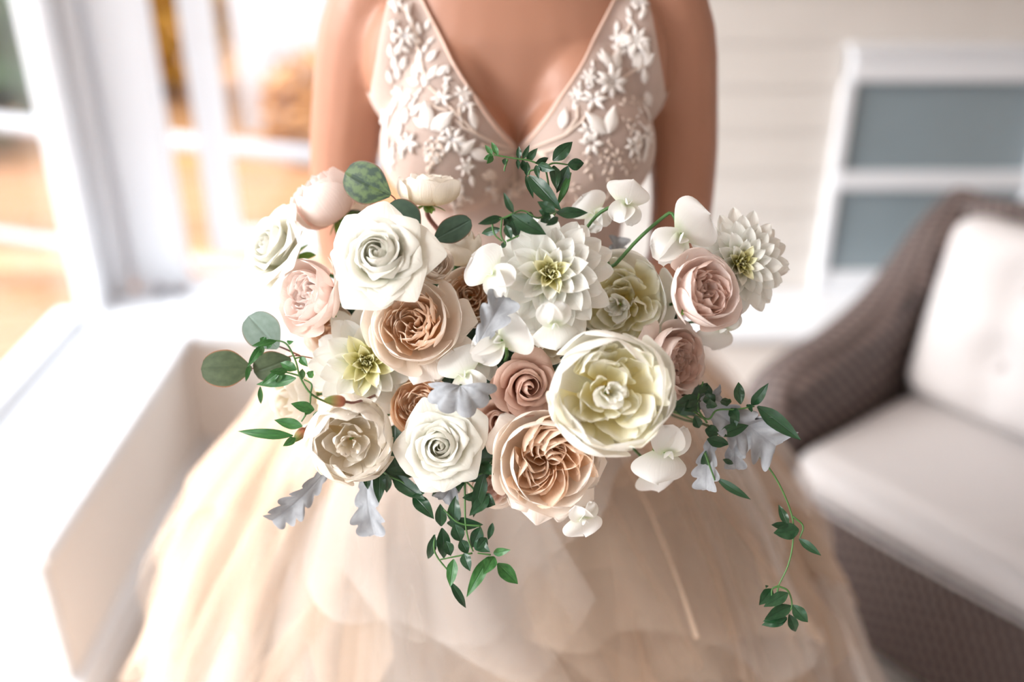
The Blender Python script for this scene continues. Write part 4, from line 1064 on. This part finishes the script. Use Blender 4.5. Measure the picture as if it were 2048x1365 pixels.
sprig('jasmine_vine', 'dark jasmine leaves between the white rose and largest peach garden rose', [[c8(480, 500) + (.835,), c8(420, 560), c8(330, 570), c8(325, 700)], [c8(330, 600), c8(380, 660), c8(320, 690)]],
      [L8(*v) for v in [(490, 510, 350, 600, 75), (440, 560, 380, 800, 75), (470, 690, 360, 800, 70), (420, 700, 500, 740, 80), (390, 690, 315, 700, 45), (300, 570, 290, 660, 60), (420, 500, 490, 560, 70), (330, 560, 480, 470, 70)]], .83, 5, 'jasmine', group=JG)
c7 = lambda x, y: (540 + x / 4.136, 760 + y / 4.136)
def L7(*v): a, b_ = c7(v[0], v[1]), c7(v[2], v[3]); return (a[0], a[1], b_[0], b_[1], v[4] / 4.136)
sprig('jasmine_vine', 'dark jasmine leaves under the cupped ivory peony', [[c7(900, 730) + (.86,), c7(990, 800), c7(1100, 850), c7(1200, 950), c7(1230, 1020)], [c7(900, 730), c7(850, 760)]],
      [L7(*v) for v in [(905, 740, 900, 1000, 95), (970, 750, 1195, 790, 90), (970, 785, 965, 925, 75), (1010, 800, 1265, 980, 120), (1190, 880, 1270, 940, 130), (1185, 960, 1345, 1140, 110), (800, 770, 810, 900, 60), (1500, 780, 1550, 930, 80), (1430, 900, 1345, 960, 70)]], .842, 6, 'jasmine', group=JG)
c1 = lambda x, y: (1240 + x / 2.5286, 740 + y / 2.5286)
def L1(*v): a, b_ = c1(v[0], v[1]), c1(v[2], v[3]); return (a[0], a[1], b_[0], b_[1], v[4] / 2.5286)
sprig('jasmine_vine', 'jasmine leaves lying over the grey dusty miller beside the armchair', [[c1(330, 180) + (.83,), c1(440, 250), c1(490, 205), c1(590, 200), c1(680, 185)], [c1(440, 270), c1(390, 180), c1(420, 60)], [c1(430, 420), c1(480, 560)]],
      [L1(*v) for v in [(610, 175, 600, 70, 50), (665, 180, 745, 75, 48), (695, 185, 900, 345, 75), (440, 70, 450, 135, 40), (470, 195, 455, 150, 50), (400, 145, 280, 180, 60), (390, 160, 330, 205, 60), (400, 295, 380, 235, 45), (540, 185, 530, 145, 50), (560, 195, 600, 260, 50), (430, 305, 500, 320, 60), (440, 350, 545, 375, 55), (500, 330, 640, 285, 60), (440, 120, 470, 180, 60), (490, 550, 650, 650, 40), (435, 410, 430, 520, 42), (520, 455, 570, 475, 25), (580, 210, 575, 300, 40), (400, 120, 440, 70, 40), (650, 200, 670, 180, 40)]], .815, 7, 'jasmine', group=JG)
sprig('jasmine_vine', 'long thin jasmine tendril dangling in front of the armchair', [[c1(600, 345) + (.83,), c1(700, 430), c1(800, 570), c1(870, 740), c1(875, 870), c1(850, 990), c1(800, 1095)], [c1(875, 742), c1(925, 790), c1(910, 850)], [c1(800, 1095), c1(850, 1120), c1(870, 1190), c1(850, 1235)], [c1(800, 1095), c1(770, 1110), c1(768, 1155)], [c1(800, 1100), c1(780, 1230)]],
      [L1(*v) for v in [(850, 790, 805, 690, 38), (905, 810, 785, 825, 75), (850, 790, 770, 785, 35), (905, 855, 1010, 935, 38), (770, 1110, 708, 1185, 55), (850, 1130, 735, 1195, 55), (865, 1195, 740, 1258, 58), (875, 1190, 945, 1272, 58), (855, 1238, 885, 1320, 48), (845, 1260, 725, 1290, 50), (845, 1255, 730, 1272, 40), (745, 1100, 735, 1090, 15)]], .83, 8, 'jasmine', group=JG)

# --- eucalyptus
EG = 'eucalyptus leaves in the bouquet'
def euc(label, stems, leaves, d, seed):
    g = np.random.default_rng(seed); org = at(stems[0][0][0], stems[0][0][1], d); o = empty('eucalyptus_sprig', org); tag(o, label, 'foliage', EG)
    inv = Matrix.Translation(-org)
    for i, s in enumerate(stems):
        pts = [at(p[0], p[1], (p[2] if len(p) > 2 else d) + .006) for p in s]
        if i == 0: pts = to_root(pts[0] + FWD * .02)[::-1] + [pts[0] + FWD * .02] + pts
        tube('stem', [inv @ p for p in pts], .0009, .0006, M['stem_red'], o, 6, 5 * len(pts))
    for (x0, y0, x1, y1, wd, mt) in leaves:
        leaf_to(o, inv, M[mt], at(x0, y0, d + g.uniform(-.005, .005)), at(x1, y1, d + g.uniform(-.008, .008)), wd / FPX * d, g, tip=2.1, bow=.04, cup=.06, peak=.5, wb=.10, nu=12, nv=16, rollr=.15)
euc('eucalyptus sprig with a mottled round leaf above the white spiral rose', [[(840, 470, .86), (812, 430), (790, 398), (778, 388)], [(870, 490, .86), (868, 478)], [(760, 450, .86), (720, 440)]],
    [(781, 391, 690, 345, 86, 'euc_mott'), (838, 470, 775, 410, 78, 'euc'), (868, 480, 942, 440, 52, 'euc'), (770, 440, 722, 440, 34, 'euc')], .85, 1)
euc('eucalyptus sprig with three round leaves at the outer edge of the bouquet', [[(640, 720, .87), (585, 712), (545, 732), (500, 738)], [(600, 712), (562, 695), (552, 694)]],
    [(504, 738, 402, 738, 76, 'euc_olive'), (582, 718, 508, 745, 62, 'euc_olive'), (556, 697, 497, 632, 74, 'euc_pale')], .855, 2)

# --- dusty miller
DG = 'dusty miller leaves in the bouquet'
def dusty(label, x0, y0, x1, y1, wd, d, seed, mt='dusty', lobes=4, dz=0., rollr=.5, cup=.3, bow=.1):
    g = np.random.default_rng(seed); org = at(x0, y0, d); o = empty('dusty_miller', org); tag(o, label, 'foliage', DG); inv = Matrix.Translation(-org)
    leaf_to(o, inv, M[mt], org, at(x1, y1, d + dz), wd / FPX * d, g, tip=2.2, bow=bow, cup=cup, name='leaf_blade', peak=.7, wb=.25, lobes=lobes, ruf=.25, nu=12, nv=44, rollr=rollr)
    back = (org - at(x1, y1, d + dz)).normalized()
    tube('leaf_stalk', [inv @ p for p in [org - back * .01, org + back * .006 + FWD * .012] + to_root(org + FWD * .02)], .0011, .0011, M['stem_dark'], o, 6, 28)
dusty('grey dusty miller leaf standing between peach rose and sweet pea', 955, 690, 1010, 595, 74, .796, 1, 'dusty', 3)
def dusty_fan(label, px, py, d, rpx, dirv, seed, mt='dusty', spread=95, scal=5):
    g = np.random.default_rng(seed); Rm = rpx / FPX * d; Mx = frame(at(px, py, d), cdir(*dirv)); o = empty('dusty_miller', M=Mx); tag(o, label, 'foliage', DG)
    U, V = np.meshgrid(np.linspace(-1, 1, 49), np.linspace(0, 1, 11)); th = -PI / 2 + U * R_(spread)
    rr = Rm * V * (.80 + .24 * np.abs(np.sin(U * scal * PI / 2 + .6)) ** .6 + .05 * np.sin(U * 9)) * (1 - .12 * np.abs(U))
    Z = Rm * (.32 * np.sin(V * PI * .75) - .30 * V ** 2) + Rm * .05 * np.sin(U * 11) * V
    patch('leaf_blade', rr * np.cos(th) * 1.15, rr * np.sin(th) * .95, Z, U, V, M[mt], o)
    inv = Mx.inverted(); p = Mx.translation
    tube('leaf_stalk', [inv @ q for q in [p, p + FWD * .02] + to_root(p + FWD * .03)], .0014, .0014, M['stem_dark'], o, 6, 28)
dusty_fan('silvery dusty miller rosette folded over the white rose with the cream heart', 921, 772, .797, 66, (0, .35, 1), 2)
dusty('silver dusty miller leaf hanging out beyond the cupped ivory peony', 658, 935, 544, 1042, 66, .858, 3, 'dusty', 6, .01)
dusty('silver dusty miller leaf hanging straight down below the ivory peony', 735, 940, 748, 1070, 72, .862, 4, 'dusty', 4)
dusty('grey dusty miller leaf curling down below the jasmine leaves', 1425, 872, 1413, 980, 58, .825, 5, 'dusty', 4)
dusty('narrow grey dusty miller leaf behind the curling one', 1468, 862, 1472, 938, 46, .835, 6, 'dusty', 3)
dusty('broad grey dusty miller leaf spread towards the armchair', 1462, 822, 1552, 892, 112, .828, 7, 'dusty', 4)
dusty('crinkled dusty miller leaf beneath the jasmine over the armchair', 1400, 805, 1500, 875, 92, .826, 8, 'dusty', 4)
dusty('small dusty miller leaf next to the turned blush garden rose', 1400, 800, 1440, 790, 50, .835, 9, 'dusty', 2)
dusty('grey dusty miller tip behind the arching sweet pea stem', 1225, 540, 1235, 475, 46, .897, 10, 'dusty', 3)
dusty('dusty miller leaf shaded under the white rose with the cream heart', 920, 945, 885, 1000, 56, .845, 11, 'dusty', 2)
dusty('dusty miller leaf tucked beside the dusky mauve rose', 1020, 735, 1050, 710, 40, .84, 12, 'dusty', 2)

# --- small closed rosebuds
def rosebud(label, px, py, d, rpx, face, seed):
    o, R, Mx = bloom('rosebud', label, px, py, d, rpx, face); g = np.random.default_rng(seed)
    for i in range(7):
        P = [(.08 * R, -.6 * R), (.55 * R, -.5 * R), (.5 * R, .3 * R), (.04 * R, .95 * R)]
        rev_petal(o, M['bud'], g, i * 2.4, P, R_(50), .04 * R, 0, .02 * R, 1.2, 6, 8, 'sepal')
    stem_for(o, Mx, -.6 * R, .0011, M['stem_red'])
rosebud('closed red-brown rosebud above the cupped ivory peony', 674, 803, .785, 30, (-.9, .1, .4), 1)
rosebud('small red-brown rosebud peeking from behind the cupped ivory peony', 602, 868, .845, 24, (-.5, -.6, .3), 2)

# --- dark rose leaves filling the gaps
def filler(label, leaves, d, seed):
    g = np.random.default_rng(seed); x0, y0 = leaves[0][:2]; org = at(x0, y0, d); o = empty('rose_foliage', org); tag(o, label, 'foliage', 'dark rose leaves deep in the bouquet'); inv = Matrix.Translation(-org)
    tube('stem', [inv @ q for q in to_root(org)[::-1] + [org]], .0014, .001, M['stem_dark'], o, 6, 24)
    for l in leaves:
        leaf_to(o, inv, M['rose_leaf'], at(l[0], l[1], d + g.uniform(-.01, .01)), at(l[2], l[3], d + g.uniform(-.02, .01)), l[4] / FPX * d, g, tip=1.3, bow=.08, rollr=.4)
filler('dark rose leaves behind the peach-hearted garden rose', [(900, 700, 885, 560, 60), (900, 700, 870, 780, 70), (905, 690, 950, 760, 60), (900, 640, 925, 580, 50)], .90, 1)
filler('dark rose leaves between the round blush rose and loose dahlia', [(690, 640, 670, 570, 50), (690, 640, 640, 620, 45), (700, 600, 730, 640, 45), (690, 620, 700, 560, 40)], .905, 2)
filler('dark rose leaves in the shadow around the sweet peas', [(960, 760, 900, 720, 90), (960, 760, 1010, 720, 80), (950, 780, 890, 790, 80), (980, 760, 1000, 830, 70), (930, 700, 960, 640, 60)], .880, 3)
filler('dark rose leaves under the two mauve roses', [(970, 870, 960, 940, 60), (980, 880, 1020, 850, 60), (1000, 890, 960, 860, 60), (1180, 880, 1175, 930, 40)], .885, 4)
filler('dark rose leaves behind the turned blush garden rose', [(1340, 650, 1345, 620, 26), (1380, 790, 1360, 830, 60), (1370, 800, 1410, 790, 50), (1300, 660, 1280, 640, 50)], .895, 5)
filler('dark rose leaves behind the dusky mauve rose and ivory rose', [(1090, 720, 1060, 680, 70), (1090, 720, 1130, 690, 70), (1080, 740, 1020, 700, 70), (1150, 700, 1180, 650, 60), (1060, 700, 1100, 640, 70)], .876, 6)
filler('olive rose leaves under the blush rosebud cup', [(700, 450, 672, 470, 34), (705, 440, 715, 420, 30), (700, 470, 690, 500, 30)], .915, 7)
filler('dark rose leaves behind the cupped ivory peony', [(780, 900, 800, 960, 60), (770, 920, 740, 970, 60), (790, 900, 790, 850, 50), (650, 830, 690, 820, 40)], .88, 8)
filler('dark rose leaves behind the small cream rose', [(895, 560, 920, 530, 40), (890, 560, 870, 600, 50), (910, 540, 940, 560, 40)], .91, 9)
